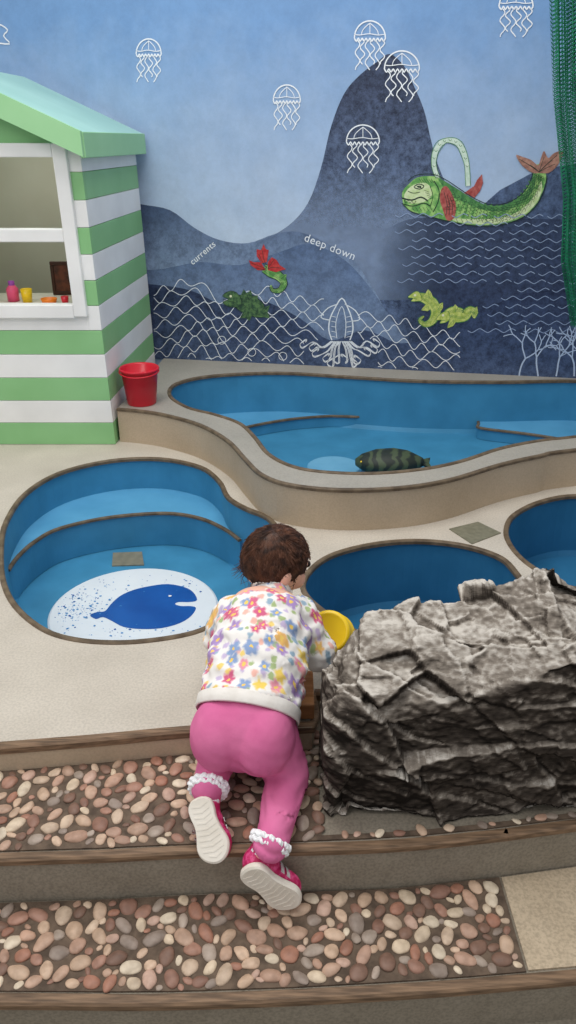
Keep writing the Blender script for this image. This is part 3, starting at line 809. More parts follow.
def peb_mesh(verts, faces, cols):
    me = bpy.data.meshes.new('pebble'); me.from_pydata(verts, [], faces)
    at = me.color_attributes.new('Col', 'FLOAT_COLOR', 'POINT')
    at.data.foreach_set('color', [c for k in cols for c in k])
    return me
def pebbles(root, region, x0, x1, y0, y1, z):
    P = []; grid = {}; G = .05
    for rr, tries in ((.0170, 250), (.0152, 900), (.0135, 2500), (.0118, 5000), (.0098, 7000), (.0078, 6000), (.006, 2500)):
        for _ in range(tries):
            x = random.uniform(x0, x1); y = random.uniform(y0, y1)
            if not region(x, y, rr): continue
            r = rr*random.uniform(.92, 1.08); gx, gy = int(x//G), int(y//G); ok = True
            for i in (-1, 0, 1):
                for j in (-1, 0, 1):
                    for a, b, c in grid.get((gx+i, gy+j), ()):
                        if (x-a)**2+(y-b)**2 < (.97*(r+c))**2: ok = False; break
                    if not ok: break
                if not ok: break
            if ok: P.append((x, y, r)); grid.setdefault((gx, gy), []).append((x, y, r))
    P.sort(key=lambda p: -p[2])
    rv, rf_, rc = [], [], []
    for i, (x, y, r) in enumerate(P):
        vs, col = peb_geo(x, y, r, z)
        if i < 100: obj('pebble', peb_mesh(vs, PF, [col]*len(vs)), m_peb, root, True)
        else:
            n = len(rv); rv += vs; rf_ += [tuple(k+n for k in f) for f in PF]; rc += [col]*len(vs)
    o = obj('small_pebbles', peb_mesh(rv, rf_, rc), m_peb, root, True); o['kind'] = 'stuff'
def reg1(x, y, r):
    return f1(x)+.020+r*.8 < y < (f0(x) if x < .06 else 1.5)-r*.8 and not (x > .066 and y > f1(x)+.030)
def reg2(x, y, r): return f2(x)+.021+r*.8 < y < f1(x)-.006-r*.8 and x < .435-r
for lab, reg, z in (('upper pebbled strip set in dark mortar, under child and rock', reg1, -.07), ('lower pebbled strip set in dark mortar, along the bottom of photo', reg2, -.19)):
    root = thing('pebble_paving', lab, 'paving', (-.1, 1.2 if z > -.1 else 1.0, z))
    bm = bmesh.new()
    if z > -.1: pc = [V((x, f1(x)+.019, 0)) for x in xs(-.9, .8, 14)] + [V((x, f1(x)+.031, 0)) for x in xs(.8, .068, 8)] + [V((.064, f0(.05), 0))] + [V((x, f0(x), 0)) for x in xs(.05, -.9, 10)]
    else: pc = [V((x, f2(x)+.020, 0)) for x in xs(-.75, .44, 12)] + [V((x, f1(x)-.004, 0)) for x in xs(.44, -.75, 12)]
    prism(bm, pc, [], z+.004, z)
    obj('mortar', bm, m_mortar, root)
    pebbles(root, reg, -.78 if z > -.1 else -.7, .8 if z > -.1 else .44, .85, 1.5, z+.004)

# ---------------------------------------------------------------- wooden block
bm = bmesh.new(); box(bm, (-.02, 1.404, .0045), (.06, 1.53, .048), bev=.004)
tag(obj('wooden_block', bm, m_wood), 'flat brown wooden block between child and rock', 'block')

# ---------------------------------------------------------------- rock
st = [
    (.080, 1.205, .175, 1.255, .198, 1.33, .195), (.105, 1.188, .195, 1.27, .228, 1.36, .226), (.135, 1.185, .205, 1.28, .250, 1.38, .262), (.170, 1.185, .21, 1.29, .268, 1.40, .298), (.24, 1.188, .205, 1.30, .274, 1.42, .310),
    (.33, 1.188, .222, 1.31, .285, 1.43, .312), (.42, 1.19, .25, 1.31, .297, 1.44, .324), (.50, 1.195, .275, 1.33, .322, 1.45, .352), (.545, 1.20, .29, 1.34, .347, 1.45, .386),
    (.59, 1.205, .285, 1.34, .340, 1.45, .374), (.66, 1.21, .27, 1.33, .32, 1.44, .350), (.74, 1.225, .20, 1.32, .24, 1.42, .25)]
bm = bmesh.new(); rings = []
for X, yf, zf, ym, zm, yb, zb in st:
    prof = [(yf, -.07), (yf+.002, zf*.45), (yf+.028, zf), (ym, zm), (yb-.01, zb), (yb+.03, zb*.6), (yb+.035, -.07)]
    rings.append([bm.verts.new((X, y, z)) for y, z in prof])
for A, Bq in zip(rings, rings[1:]):
    for i in range(7): bm.faces.new((A[i], A[(i+1) % 7], Bq[(i+1) % 7], Bq[i]))
bm.faces.new(rings[0]); bm.faces.new(rings[-1])
me = voxel(bm, .0038, 4)
ROT = Matrix.Rotation(math.radians(-18), 3, 'Y')
nrm = [v.normal.copy() for v in me.vertices]
def rdir(c, s): return V((noise.noise(c*s), noise.noise(c*s+V((11, 3, 5))), noise.noise(c*s+V((2, 17, 9)))))
for v, n in zip(me.vertices, nrm):
    p = v.co.copy()
    w3 = V((noise.noise(p*7), noise.noise(p*7+V((9, 2, 4))), noise.noise(p*7+V((3, 7, 1)))))
    q = ROT @ (p + w3*.012)
    a3 = V((q.x*5.0, q.y*6.5, q.z*10)); dd, pp = noise.voronoi(a3)
    fac = (a3-pp[0]).dot(rdir(pp[0], 3.7))*.055 + noise.noise(pp[0]*7.3)*.018
    b3 = V((q.x*12, q.y*13, q.z*24)) + w3*.25; d2, p2_ = noise.voronoi(b3)
    fac2 = (b3-p2_[0]).dot(rdir(p2_[0], 5.1))*.016 + noise.noise(p2_[0]*4.9)*.006
    s = q.z*11 + q.y*4 + 1.3*noise.noise(p*3.6 + V((2, 0, 5))); saw = s - math.floor(s)
    ledge = (saw**1.5 - .5)*.018*max(0, .5+noise.noise(V((p.x*5, p.y*5, math.floor(s)*3.7))))
    d = .020*noise.noise(p*4.6 + V((3, 1, 7))) + fac + fac2 + ledge
    v.co = p + n*d
me = relax(me, 1)
for v in me.vertices:
    p = v.co; v.co = p + v.normal*(.0032*noise.noise(p*42) + .0022*noise.noise(p*95))
    v.co.z = max(v.co.z, -.066); v.co.x = max(v.co.x, .07); v.co.y = max(f1(v.co.x)+.031, min(v.co.y, 1.494))
m, nt, b = nodes('rock')
tc = nt.nodes.new('ShaderNodeTexCoord'); n = nt.nodes.new('ShaderNodeTexNoise'); n.inputs['Scale'].default_value = 20; n.inputs['Detail'].default_value = 10; n.inputs['Roughness'].default_value = .72
mp = nt.nodes.new('ShaderNodeMapping'); mp.inputs['Rotation'].default_value = (0, math.radians(18), 0); mp.inputs['Scale'].default_value = (.55, .8, 1.8)
nt.links.new(tc.outputs['Object'], mp.inputs[0]); nt.links.new(mp.outputs[0], n.inputs['Vector'])
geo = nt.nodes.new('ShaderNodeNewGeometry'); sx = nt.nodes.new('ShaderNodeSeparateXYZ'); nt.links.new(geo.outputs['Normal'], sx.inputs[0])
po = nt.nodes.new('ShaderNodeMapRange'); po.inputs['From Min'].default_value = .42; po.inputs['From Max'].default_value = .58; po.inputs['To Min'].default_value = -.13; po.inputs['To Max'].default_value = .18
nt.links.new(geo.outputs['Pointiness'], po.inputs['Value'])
a1 = nt.nodes.new('ShaderNodeMath'); a1.operation = 'MULTIPLY_ADD'; a1.inputs[1].default_value = .38; nt.links.new(sx.outputs['Z'], a1.inputs[0]); nt.links.new(n.outputs['Fac'], a1.inputs[2])  # shading put into the colour: upward faces lighter, steep front darker
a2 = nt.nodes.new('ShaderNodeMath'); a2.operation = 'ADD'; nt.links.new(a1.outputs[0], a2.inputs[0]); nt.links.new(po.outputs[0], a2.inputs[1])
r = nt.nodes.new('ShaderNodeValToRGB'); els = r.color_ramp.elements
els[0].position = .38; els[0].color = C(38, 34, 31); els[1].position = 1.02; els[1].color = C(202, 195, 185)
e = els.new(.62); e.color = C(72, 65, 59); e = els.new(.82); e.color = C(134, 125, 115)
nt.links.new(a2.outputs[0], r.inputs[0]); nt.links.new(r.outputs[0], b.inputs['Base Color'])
b.inputs['Roughness'].default_value = 1; b.inputs['Specular IOR Level'].default_value = .04
bn = nt.nodes.new('ShaderNodeBump'); bn.inputs['Strength'].default_value = .7; bn.inputs['Distance'].default_value = .006
n2 = nt.nodes.new('ShaderNodeTexNoise'); n2.inputs['Scale'].default_value = 80; n2.inputs['Detail'].default_value = 8; nt.links.new(mp.outputs[0], n2.inputs['Vector'])
nt.links.new(n2.outputs['Fac'], bn.inputs['Height']); nt.links.new(bn.outputs[0], b.inputs['Normal'])
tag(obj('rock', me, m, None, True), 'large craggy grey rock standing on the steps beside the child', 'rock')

# ---------------------------------------------------------------- child
m_skin = M('skin', C(228, 174, 152), C(236, 186, 164), 12, .5, spec=.3)
m_pink = M('leggings_pink', C(210, 106, 152), C(222, 120, 164), 14, .85, .1, 4, spec=.1, bscale=300)
m_rib = M('rib_knit', C(228, 222, 214), C(238, 233, 226), 40, .85, .1)
m_sock = M('sock_white', C(244, 244, 246), C(251, 251, 252), 40, .8, .3, bscale=220)
m_sole = M('sole_white', C(222, 214, 200), C(234, 227, 215), 20, .5)
m_shoe = M('shoe_pink', C(188, 34, 92), C(222, 84, 138), 90, .5, lo=.45, hi=.6)
m_hair = M('hair_brown', C(56, 34, 25), C(114, 74, 54), 55, .45, spec=.4)
pel = V((-.09, 1.28, .092)); chest = V((-.056, 1.455, .212))
sd = (chest-pel).normalized(); side = V((1, -.12, 0)).normalized(); side = (side - sd*side.dot(sd)).normalized(); nb = side.cross(sd).normalized()
if nb.z < 0: nb = -nb
person = thing('person', 'toddler in floral top and pink leggings kneeling forward on steps', 'person', (-.09, 1.27, -.07))
def te(bm, t, a, b, c=.06, off=0, so=0):
    ell(bm, pel + sd*t + nb*off + side*so, (side*a, nb*b, sd*c))
hipL = pel + V((-.052, 0, -.022)); hipR = pel + V((.053, -.005, -.022))
kneeL = V((-.148, 1.318, -.010)); ankL = V((-.163, 1.205, .004))
kneeR = V((-.002, 1.245, -.010)); ankR = V((-.032, 1.098, -.034))
HL, TL = V((-.182, 1.160, .015)), V((-.135, 1.071, -.064))
HR, TR = V((-.082, 1.048, -.058)), V((.016, 1.044, -.159))
shR = V((.020, 1.505, .222)); elR = V((.070, 1.475, .135)); wrR = V((.046, 1.518, .112))
shL = V((-.130, 1.53, .205)); elL = V((-.165, 1.55, .12)); wrL = V((-.142, 1.60, .045))
neck = V((-.040, 1.548, .257)); hc = V((-.030, 1.60, .315))
hf = V((.83, .45, -.35)).normalized(); hs = hf.cross(V((.1, -.1, 1))).normalized(); hu = hs.cross(hf).normalized()
HS = .94

bm = bmesh.new()
te(bm, 0, .098, .084, .085)
for t in (.06, .12, .18, .23): te(bm, t, .090, .074, .06)
te(bm, .27, .085, .058, .05)
cap(bm, chest+sd*.05, neck, .05, .036); cap(bm, neck, hc-hu*.03, .038, .040)
def HP(f_, s_, u_): return hc + (hf*f_ + hs*s_ + hu*u_)*HS
ell(bm, hc, (hf*.085*HS, hs*.077*HS, hu*.084*HS), 4)
ell(bm, HP(.038, 0, -.036), (hf*.05*HS, hs*.058*HS, hu*.045*HS))
for s in (-1, 1):
    ball(bm, HP(.055, s*.033, -.03), .028*HS)
    ell(bm, HP(-.004, s*.078, -.008), (hf*.013, hs*.007, hu*.021))
ball(bm, HP(.088, 0, -.012), .0105); cap(bm, HP(.082, 0, .006), HP(.09, 0, -.01), .006, .009, 4)
ell(bm, HP(.083, 0, -.037), (hf*.008, hs*.017, hu*.005)); ell(bm, HP(.081, 0, -.046), (hf*.008, hs*.014, hu*.005))
ball(bm, HP(.07, 0, -.064), .017)
for sh, el, wr in ((shR, elR, wrR), (shL, elL, wrL)):
    cap(bm, sh, el, .036, .03); cap(bm, el, wr, .03, .02)
for h, k, a in ((hipL, kneeL, ankL), (hipR, kneeR, ankR)):
    cap(bm, h, k, .05, .031); cap(bm, k, a, .031, .022)
for a, H_, T_ in ((ankL, HL, TL), (ankR, HR, TR)):
    ax = (T_-H_); nn = ((CAM-H_) - ax.normalized()*((CAM-H_).dot(ax.normalized()))).normalized()
    cap(bm, a, H_+ax*.2-nn*.03, .022, .018, 5); cap(bm, H_+ax*.2-nn*.03, H_+ax*.8-nn*.02, .018, .013, 5)
def hand(wr, fwd, lat, curl, thumb):
    fwd = V(fwd).normalized(); lat = V(lat); lat = (lat-fwd*lat.dot(fwd)).normalized(); up = fwd.cross(lat).normalized()
    if up.z < 0: up = -up
    pc = wr + fwd*.024
    cap(bm, wr, wr+fwd*.012, .019, .018, 3)
    ell(bm, pc, (fwd*.024, lat*.022, up*.011))
    for i, (l, o) in enumerate(((.022, -.0165), (.027, -.0055), (.025, .0055), (.018, .0165))):
        b0 = pc + fwd*.016 + lat*o; b1 = b0 + fwd*l*.55 + lat*o*.25 - up*l*curl*.3; b2 = b1 + fwd*l*.45 - up*l*curl
        cap(bm, b0, b1, .0056, .0052, 4); cap(bm, b1, b2, .0052, .0044, 4)
    t0 = pc - fwd*.008 + lat*thumb*.018; t1 = t0 + lat*thumb*.014 + fwd*.014 - up*.004; t2 = t1 + fwd*.014 + lat*thumb*.002 - up*.005
    cap(bm, t0, t1, .0075, .0062, 4); cap(bm, t1, t2, .006, .005, 4)
hand(wrR, (-.08, .97, .08), (.1, -.1, 1), .2, 1)
hand(wrL, (.1, .9, -.38), (1, -.1, 0), .1, 1)
me = voxel(bm, .0034, 5)
for v in me.vertices:
    if 1.12 < v.co.y < 1.36: v.co.z = max(v.co.z, -.040)
body = obj('body', me, m_skin, person, True)
m_eye = M('eye_dark', C(40, 28, 22), None, 5, .2)
for s in (-1, 1):
    bm = bmesh.new(); ball(bm, HP(.0765, s*.028, .012), .009, 3); obj('eye', bm, m_eye, person, True)
    bm = bmesh.new(); cap(bm, HP(.078, s*.018, .032), HP(.07, s*.04, .033), .003, .002, 5, 1); obj('eyebrow', bm, m_hair, person, True)
bm = bmesh.new(); ell(bm, HP(.0905, 0, -.041), (hf*.003, hs*.015, hu*.004)); obj('mouth', bm, M('lip', C(200, 110, 108), None, 10, .4), person, True)

# hair: short, soft, fine
def covered(d):
    f_, s_, u_ = d
    wob = .06*noise.noise(d*5)
    if u_ < -.62 + wob: return False
    if f_ > .62 and u_ < .42 + wob: return False
    if f_ > .34 and u_ < .05 + wob: return False
    if f_ > .06 and u_ < -.20 + wob: return False
    if f_ > -.22 and u_ < -.42 + wob: return False
    return True
vs, fs = ico(5)
def hbase(d): return 1.015 + .024*noise.noise(d*2.6 + V((5, 2, 1))) + .010*noise.noise(d*7)
def HD(d, k): return hc + (hf*.087*d.x + hs*.080*d.y + hu*.087*d.z)*k*HS
bm = bmesh.new(); mp_ = {}
for i, d in enumerate(vs):
    if covered(d): mp_[i] = bm.verts.new(HD(d, hbase(d)))
for f in fs:
    if all(i in mp_ for i in f): bm.faces.new([mp_[i] for i in f])
bmesh.ops.solidify(bm, geom=bm.faces[:], thickness=.004)
crown = V((-.45, .1, .9)).normalized()
for k in range(3000):
    d = V((random.gauss(0, 1), random.gauss(0, 1), random.gauss(0, 1))).normalized()
    if not covered(d): continue
    fl = (d-crown*d.dot(crown)); fl = fl.normalized() if fl.length > .05 else V((1, 0, 0))
    L_ = random.uniform(.3, .6); lat = d.cross(fl); sw = 1.1*noise.noise(d*2.2); ph = 4*noise.noise(d*2.6)+.5*random.random()
    pts = []; lift = random.random(); wisp = (k % 7 == 0)*random.uniform(.4, 1)
    for i in range(6):
        t = i/5
        q = (d + fl*L_*t + lat*(sw*t*L_ + .03*math.sin(ph+t*5))).normalized()
        if i > 2 and not covered(q) and not wisp: break
        pts.append(HD(q, hbase(q) + .003 + .020*math.sin(t*3.1)*lift + .08*t*t*wisp))
    if len(pts) > 2: tube(bm, pts, .0007, 3, .0003)
for k in range(260):
    d = V((random.uniform(-.95, .3), random.uniform(-1, 1), random.uniform(-.65, -.05))).normalized()
    if not covered(d) or covered((d + V((.12, 0, -.2))).normalized()): continue
    p = HD(d, 1.03); o = (p-hc).normalized(); j = hs*random.uniform(-.008, .008) + hf*random.uniform(-.006, .008)
    tube(bm, [p, p - hu*.006 + o*.002, p - hu*.013 + o*.004 + j, p - hu*.019 + o*.007 + j*2], .0008, 3, .0003)
obj('hair', bm, m_hair, person, True)

# shirt
m, nt, b = nodes('floral_print'); b.inputs['Roughness'].default_value = .85; b.inputs['Specular IOR Level'].default_value = .15
L = nt.links.new
tc = nt.nodes.new('ShaderNodeTexCoord')
nz = nt.nodes.new('ShaderNodeTexNoise'); nz.inputs['Scale'].default_value = 80; L(tc.outputs['Object'], nz.inputs['Vector'])
ad = nt.nodes.new('ShaderNodeVectorMath'); ad.operation = 'MULTIPLY_ADD'; ad.inputs[1].default_value = (.013, .013, .013); L(nz.outputs['Color'], ad.inputs[0]); L(tc.outputs['Object'], ad.inputs[2])
def dot(v):
    n = nt.nodes.new('ShaderNodeVectorMath'); n.operation = 'DOT_PRODUCT'; n.inputs[1].default_value = v; L(ad.outputs[0], n.inputs[0]); return n.outputs['Value']
def math_(op, a, b2=None, c2_=None):
    n = nt.nodes.new('ShaderNodeMath'); n.operation = op
    for i, x in enumerate((a, b2, c2_)):
        if x is None: continue
        if isinstance(x, (int, float)): n.inputs[i].default_value = x
        else: L(x, n.inputs[i])
    return n.outputs[0]
def layer(scale, off, petals, size, cols, base, soft):
    cx = nt.nodes.new('ShaderNodeCombineXYZ'); L(math_('MULTIPLY_ADD', dot(side), scale, off), cx.inputs[0]); L(math_('MULTIPLY_ADD', dot(sd*.9-nb*.45), scale, off), cx.inputs[1])
    vo = nt.nodes.new('ShaderNodeTexVoronoi'); vo.voronoi_dimensions = '2D'; vo.inputs['Scale'].default_value = 1; vo.inputs['Randomness'].default_value = .75
    L(cx.outputs[0], vo.inputs['Vector'])
    su = nt.nodes.new('ShaderNodeVectorMath'); su.operation = 'SUBTRACT'; L(cx.outputs[0], su.inputs[0]); L(vo.outputs['Position'], su.inputs[1])
    s2 = nt.nodes.new('ShaderNodeSeparateXYZ'); L(su.outputs[0], s2.inputs[0])
    ln = math_('SQRT', math_('ADD', math_('MULTIPLY', s2.outputs[0], s2.outputs[0]), math_('MULTIPLY', s2.outputs[1], s2.outputs[1])))
    sc = nt.nodes.new('ShaderNodeSeparateColor'); L(vo.outputs['Color'], sc.inputs[0])
    th = math_('ADD', math_('ARCTAN2', s2.outputs[1], s2.outputs[0]), math_('MULTIPLY', sc.outputs[1], 6.28))
    rad = math_('MULTIPLY', math_('ADD', math_('MULTIPLY', math_('COSINE', math_('MULTIPLY', th, petals)), .15), .83), math_('MULTIPLY', math_('ADD', math_('MULTIPLY', sc.outputs[2], .4), .75), size))
    ss = nt.nodes.new('ShaderNodeMapRange'); ss.interpolation_type = 'SMOOTHSTEP'; ss.inputs['From Min'].default_value = soft*.6; ss.inputs['From Max'].default_value = -soft
    L(math_('SUBTRACT', ln, rad), ss.inputs['Value']); mask = ss.outputs[0]
    rp = nt.nodes.new('ShaderNodeValToRGB'); rp.color_ramp.interpolation = 'CONSTANT'
    el = rp.color_ramp.elements
    el[0].color = cols[0]; el[0].position = 0; el[1].color = cols[1]; el[1].position = 1/len(cols)
    for i in range(2, len(cols)): e = el.new(i/len(cols)); e.color = cols[i]
    L(sc.outputs[0], rp.inputs[0])
    mx = nt.nodes.new('ShaderNodeMix'); mx.data_type = 'RGBA'; L(mask, mx.inputs[0]); L(rp.outputs[0], mx.inputs[7])
    if isinstance(base, tuple): mx.inputs[6].default_value = base
    else: L(base, mx.inputs[6])
    m3 = nt.nodes.new('ShaderNodeMix'); m3.data_type = 'RGBA'; L(math_('LESS_THAN', ln, size*.22), m3.inputs[0]); L(mx.outputs[2], m3.inputs[6]); m3.inputs[7].default_value = C(242, 206, 110)
    return m3.outputs[2] if petals > 3 else mx.outputs[2]
c_ = layer(44, 2.3, 1, .38, [C(172, 190, 136), C(240, 210, 126), C(202, 186, 216), C(154, 180, 198), C(240, 186, 172)], C(240, 236, 231), .14)
c_ = layer(27.5, 0, 5, .46, [C(220, 114, 146), C(240, 190, 116), C(174, 146, 198), C(234, 156, 172), C(238, 208, 102), C(144, 166, 204), C(212, 104, 138)], c_, .14)
L(c_, b.inputs['Base Color'])
bm = bmesh.new()
te(bm, .055, .112, .099, .04)
for t in (.09, .13): te(bm, t, .113, .096, .06)
te(bm, .17, .111, .093, .06)
te(bm, .215, .106, .086, .06); te(bm, .255, .096, .072, .055)
cap(bm, chest+sd*.04, neck-sd*.008, .06, .044)
for sh, el_, wr in ((shR, elR, wrR), (shL, elL, wrL)):
    cap(bm, sh - (sh-chest)*.25, sh, .052, .047); cap(bm, sh, el_, .047, .042); cap(bm, el_, wr, .042, .028)
me = voxel(bm, .0045, 6)
for v in me.vertices:
    p = v.co; fold = noise.noise(V((p.x*12+p.y*8, p.y*12, p.z*34)))
    v.co = p + v.normal*(.011*fold + .005*noise.noise(V((p.x*36, p.y*24, p.z*60))))
shirt = obj('top', me, m, person, True)
def ring(bm, c, axis, a, ra, b_, rb, h, n=64, rib=.0015, thick=.006, flare=1.0):
    prof = [(-h/2, 0), (-h/2+.003, thick), (h/2-.003, thick*flare), (h/2, 0)]
    rr = []
    for z, o in prof:
        rr.append([bm.verts.new(c + axis*z + a*(ra+o+rib*(k % 2))*math.cos(2*math.pi*k/n) + b_*(rb+o+rib*(k % 2))*math.sin(2*math.pi*k/n)) for k in range(n)])
    for i in range(4):
        for k in range(n): bm.faces.new((rr[i][k], rr[i][(k+1) % n], rr[(i+1) % 4][(k+1) % n], rr[(i+1) % 4][k]))
bm = bmesh.new(); ring(bm, pel+sd*.036, sd, side, .108, nb, .097, .030, 120, .0010, .0028)
obj('hem_band', bm, m_rib, shirt, True, 'white ribbed hem')
for el_, wr in ((elR, wrR), (elL, wrL)):
    ax = (wr-el_).normalized(); a_ = ax.cross(V((0, 0, 1))).normalized(); b_ = ax.cross(a_)
    bm = bmesh.new(); ring(bm, wr+ax*.004, ax, a_, .023, b_, .023, .03, 48); obj('cuff', bm, m_rib, shirt, True, 'white ribbed cuff')
bm = bmesh.new(); ax = (neck-chest).normalized(); a_ = ax.cross(V((0, 0, 1))).normalized(); b_ = ax.cross(a_)
ring(bm, neck+ax*.002, ax, a_, .041, b_, .041, .016, 64); obj('collar', bm, m_rib, shirt, True, 'white ribbed collar')

# leggings
bm = bmesh.new()
te(bm, .0, .105, .091, .09); te(bm, .04, .104, .090, .05)
for s in (-1, 1): ell(bm, pel - sd*.022 + side*s*.044 + nb*.012, (side*.063, nb*.079, sd*.077))
for h, k, a in ((hipL, kneeL, ankL), (hipR, kneeR, ankR)):
    cap(bm, h, k, .059, .046); cap(bm, k, a-(k-a)*.06, .044, .033)
me = voxel(bm, .004, 10)
for v in me.vertices:
    p = v.co; lo = max(0, min(1, (.05-p.z)/.08))
    cr = noise.noise(V((p.x*8, p.y*14, p.z*48 + p.x*22)))
    crotch = math.exp(-((p.x+.045)/.07)**2 - ((p.z-.03)/.055)**2)
    v.co = p + v.normal*((.0015 + .006*lo + .008*crotch)*cr + .0025)
    if 1.12 < v.co.y < 1.36: v.co.z = max(v.co.z, -.050)
obj('leggings', me, m_pink, person, True)

# socks and shoes
def shoe(H_, T_, ank, kn, tilt):
    ax = (T_-H_); Ls = ax.length; ex_ = ax/Ls
    nn = (CAM-(H_+T_)/2).normalized() + V(tilt); nn = (nn - ex_*nn.dot(ex_)).normalized()
    ez = -nn; ey = ez.cross(ex_)
    k = Ls/.125
    W = lambda x, y, z: H_ + ex_*x*k + ey*y*k*1.14 + ez*z*k
    bm = bmesh.new()
    out = [(0, 0), (.003, .013), (.014, .0215), (.03, .0225), (.05, .0205), (.07, .0235), (.09, .0285), (.106, .026), (.118, .017), (.125, .004), (.124, -.008), (.115, -.02), (.1, -.027), (.085, -.027), (.065, -.0225), (.045, -.0205), (.028, -.0225), (.012, -.021), (.003, -.012)]
    out = [(p.x, p.y) for p in cat([V((x, y, 0)) for x, y in out], True, 3)]
    n = len(out); cxm = .062
    rows = []
    for sc_, z in ((.94, .0), (1.0, .003), (1.0, .010), (.97, .013)):
        rows.append([bm.verts.new(W(cxm+(x-cxm)*sc_, y*sc_, z)) for x, y in out])
    for A, Bq in zip(rows, rows[1:]):
        for i in range(n): bm.faces.new((A[i], A[(i+1) % n], Bq[(i+1) % n], Bq[i]))
    bm.faces.new(rows[0]); bm.faces.new(rows[-1])
    for x in [.014+.0105*i for i in range(10)]:
        hw = .015 if x < .055 else .019
        if x > .105: hw = .011
        q = [(x-.002, -hw), (x+.003, 0), (x-.002, hw), (x+.0012, hw), (x+.0062, 0), (x+.0012, -hw)]
        va = [bm.verts.new(W(u, w_, -.0007)) for u, w_ in q]; vb = [bm.verts.new(W(u, w_, .001)) for u, w_ in q]
        bm.faces.new((va[0], va[1], va[4], va[5])); bm.faces.new((va[1], va[2], va[3], va[4]))
        for i in range(6): bm.faces.new((va[i], va[(i+1) % 6], vb[(i+1) % 6], vb[i]))
    so = bm
    bm = bmesh.new()
    def e2(x, z, a, b3, c3): ell(bm, W(x, 0, z), (ex_*a*k, ey*b3*k*1.22, ez*c3*k))
    e2(.026, .034, .027, .0235, .028); e2(.05, .031, .034, .0235, .024); e2(.085, .026, .039, .0275, .019)
    cap(bm, W(.026, 0, .042), ank.lerp(W(.026, 0, .04), .22), .027, .0285, 5)
    up = obj('shoe', voxel(bm, .003, 4), m_shoe, person, True)
    obj('sole', so, m_sole, up, False, 'white rubber sole')
    for x in (.056, .070):
        bm = bmesh.new(); A = []
        for i in range(13):
            th = math.pi*i/12
            for dx in (-.004, .004):
                A.append(bm.verts.new(W(x+dx, .0295*math.cos(th), .013+.044*math.sin(th)*(1-(x-.052)*6))))
        for i in range(12): bm.faces.new((A[2*i], A[2*i+1], A[2*i+3], A[2*i+2]))
        bmesh.ops.solidify(bm, geom=bm.faces[:], thickness=.002)
        obj('strap', bm, m_white, up, True, 'white strap')
    axs = (kn-ank).normalized(); a_ = axs.cross(V((0, 0, 1))).normalized(); b_ = axs.cross(a_)
    bm = bmesh.new(); tube(bm, [ank+axs*.02, ank+axs*.004, ank.lerp(W(.026, 0, .04), .5), W(.026, 0, .036)], .0262, 24)
    sk = obj('sock', bm, m_sock, person, True, 'white frilled sock')
    dn = (W(.026, 0, .04)-ank).normalized(); ax2 = (axs*.6 - dn*.4).normalized()
    fc_ = ank + dn*.005; a2_ = ax2.cross(V((0, 0, 1))).normalized(); b2_ = ax2.cross(a2_)
    for lay, (zz, R0) in enumerate(((.004, .0425), (-.006, .0405))):      # two soft tiers of lace
        bm = bmesh.new(); N = 192; rows = []
        for z, rr, am in ((.006, .026, 0), (.007, .033, .3), (.004, R0-.002, .8), (-.001, R0, 1), (-.005, R0-.001, 1), (-.006, R0-.006, .7), (-.006, .026, 0)):
            row = []
            for q in range(N):
                th = q*2*math.pi/N
                r_ = rr + am*(.0016*math.sin(th*14+lay*2) + .0010*math.sin(th*37))
                row.append(bm.verts.new(fc_ + ax2*(zz + z + am*.0016*math.sin(th*14+1.3+lay)) + (a2_*math.cos(th) + b2_*math.sin(th))*r_))
            rows.append(row)
        for A, Bq in zip(rows, rows[1:]):
            for q in range(N): bm.faces.new((A[q], A[(q+1) % N], Bq[(q+1) % N], Bq[q]))
        obj('lace_frill', bm, m_sock, sk, True)
shoe(HL, TL, ankL, kneeL, (-.30, 0, .0))
shoe(HR, TR, ankR, kneeR, (-.40, 0, -.45))

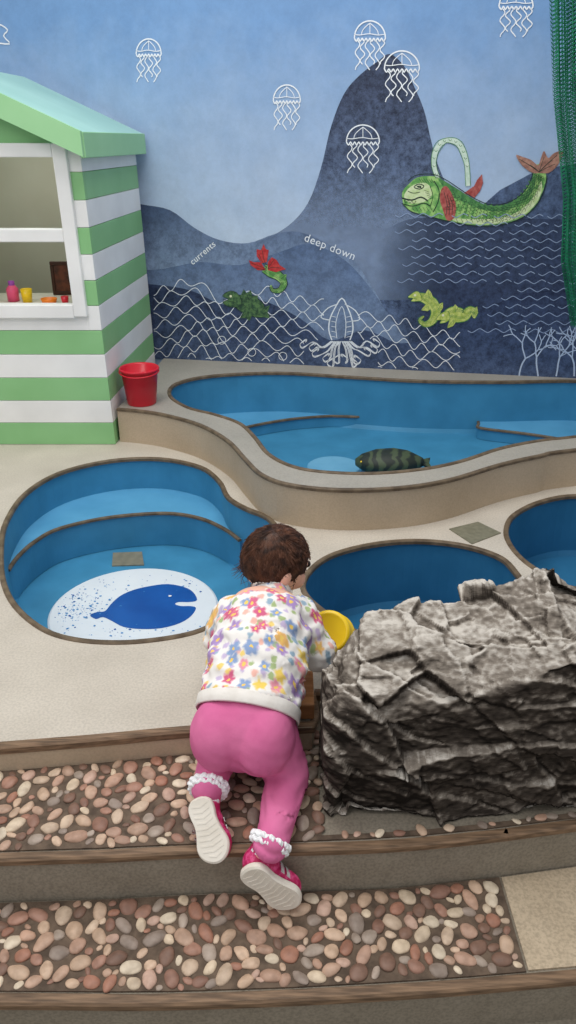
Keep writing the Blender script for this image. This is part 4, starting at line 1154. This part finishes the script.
# yellow tub tipped over, its round base turned to the camera
yp = V((.096, 1.562, .138))
axd = V((.22, .74, -.63)).normalized()
YM = Matrix.Translation(yp) @ axd.to_track_quat('Z', 'Y').to_matrix().to_4x4()
t = thing('bucket', 'small round yellow toy bucket in the hand of the child', 'bucket', yp)
bm = bmesh.new(); lathe(bm, [(0, .004), (.038, .004), (.042, .001), (.046, 0), (.050, .002), (.0525, .007), (.0525, .066), (.054, .067), (.054, .074), (.050, .075), (.047, .010), (0, .010)], 44, YM)
obj('pail', bm, m_yel, t, True)
bm = bmesh.new(); tube(bm, [YM @ V((.053*math.cos(a), .053*math.sin(a)*.98, .071)) for a in [math.pi*i/18 for i in range(19)]], .0022)
obj('handle', bm, m_yel, t, True)

# ---------------------------------------------------------------- light, camera
w = bpy.data.worlds.new('World'); S.world = w; w.use_nodes = True
w.node_tree.nodes['Background'].inputs[0].default_value = (.96, .975, 1, 1); w.node_tree.nodes['Background'].inputs[1].default_value = .55
def area(loc, tgt, size, e, col=(1, 1, 1)):
    l = bpy.data.lights.new('area_light', 'AREA'); l.size = size; l.energy = e; l.color = col
    o = bpy.data.objects.new('area_light', l); o.location = loc
    o.rotation_euler = (V(tgt)-V(loc)).to_track_quat('-Z', 'Y').to_euler(); COL.objects.link(o)
area((-.3, 2.2, 3.4), (0, 2.2, 0), 1.9, 64, (1, .985, .96))
area((-1.6, .2, 3.0), (0, 2.2, 0), 1.5, 33, (1, .985, .97))
l = bpy.data.lights.new('house_fill_light', 'POINT'); l.energy = 2.2; l.shadow_soft_size = .08; l.color = (1, .95, .88)  # added fill light to brighten the playhouse interior, not a fixture of the house
o = bpy.data.objects.new('house_fill_light', l); o.location = (-1.1, 3.55, 1.12); COL.objects.link(o)
cam = bpy.data.cameras.new('Camera'); cam.sensor_fit = 'VERTICAL'; cam.sensor_height = 36; cam.lens = 36*F/1024; cam.clip_start = .02
co = bpy.data.objects.new('Camera', cam); co.location = CAM; co.rotation_euler = (math.pi/2-PT, 0, 0); COL.objects.link(co); S.camera = co
S.view_settings.view_transform = 'Standard'
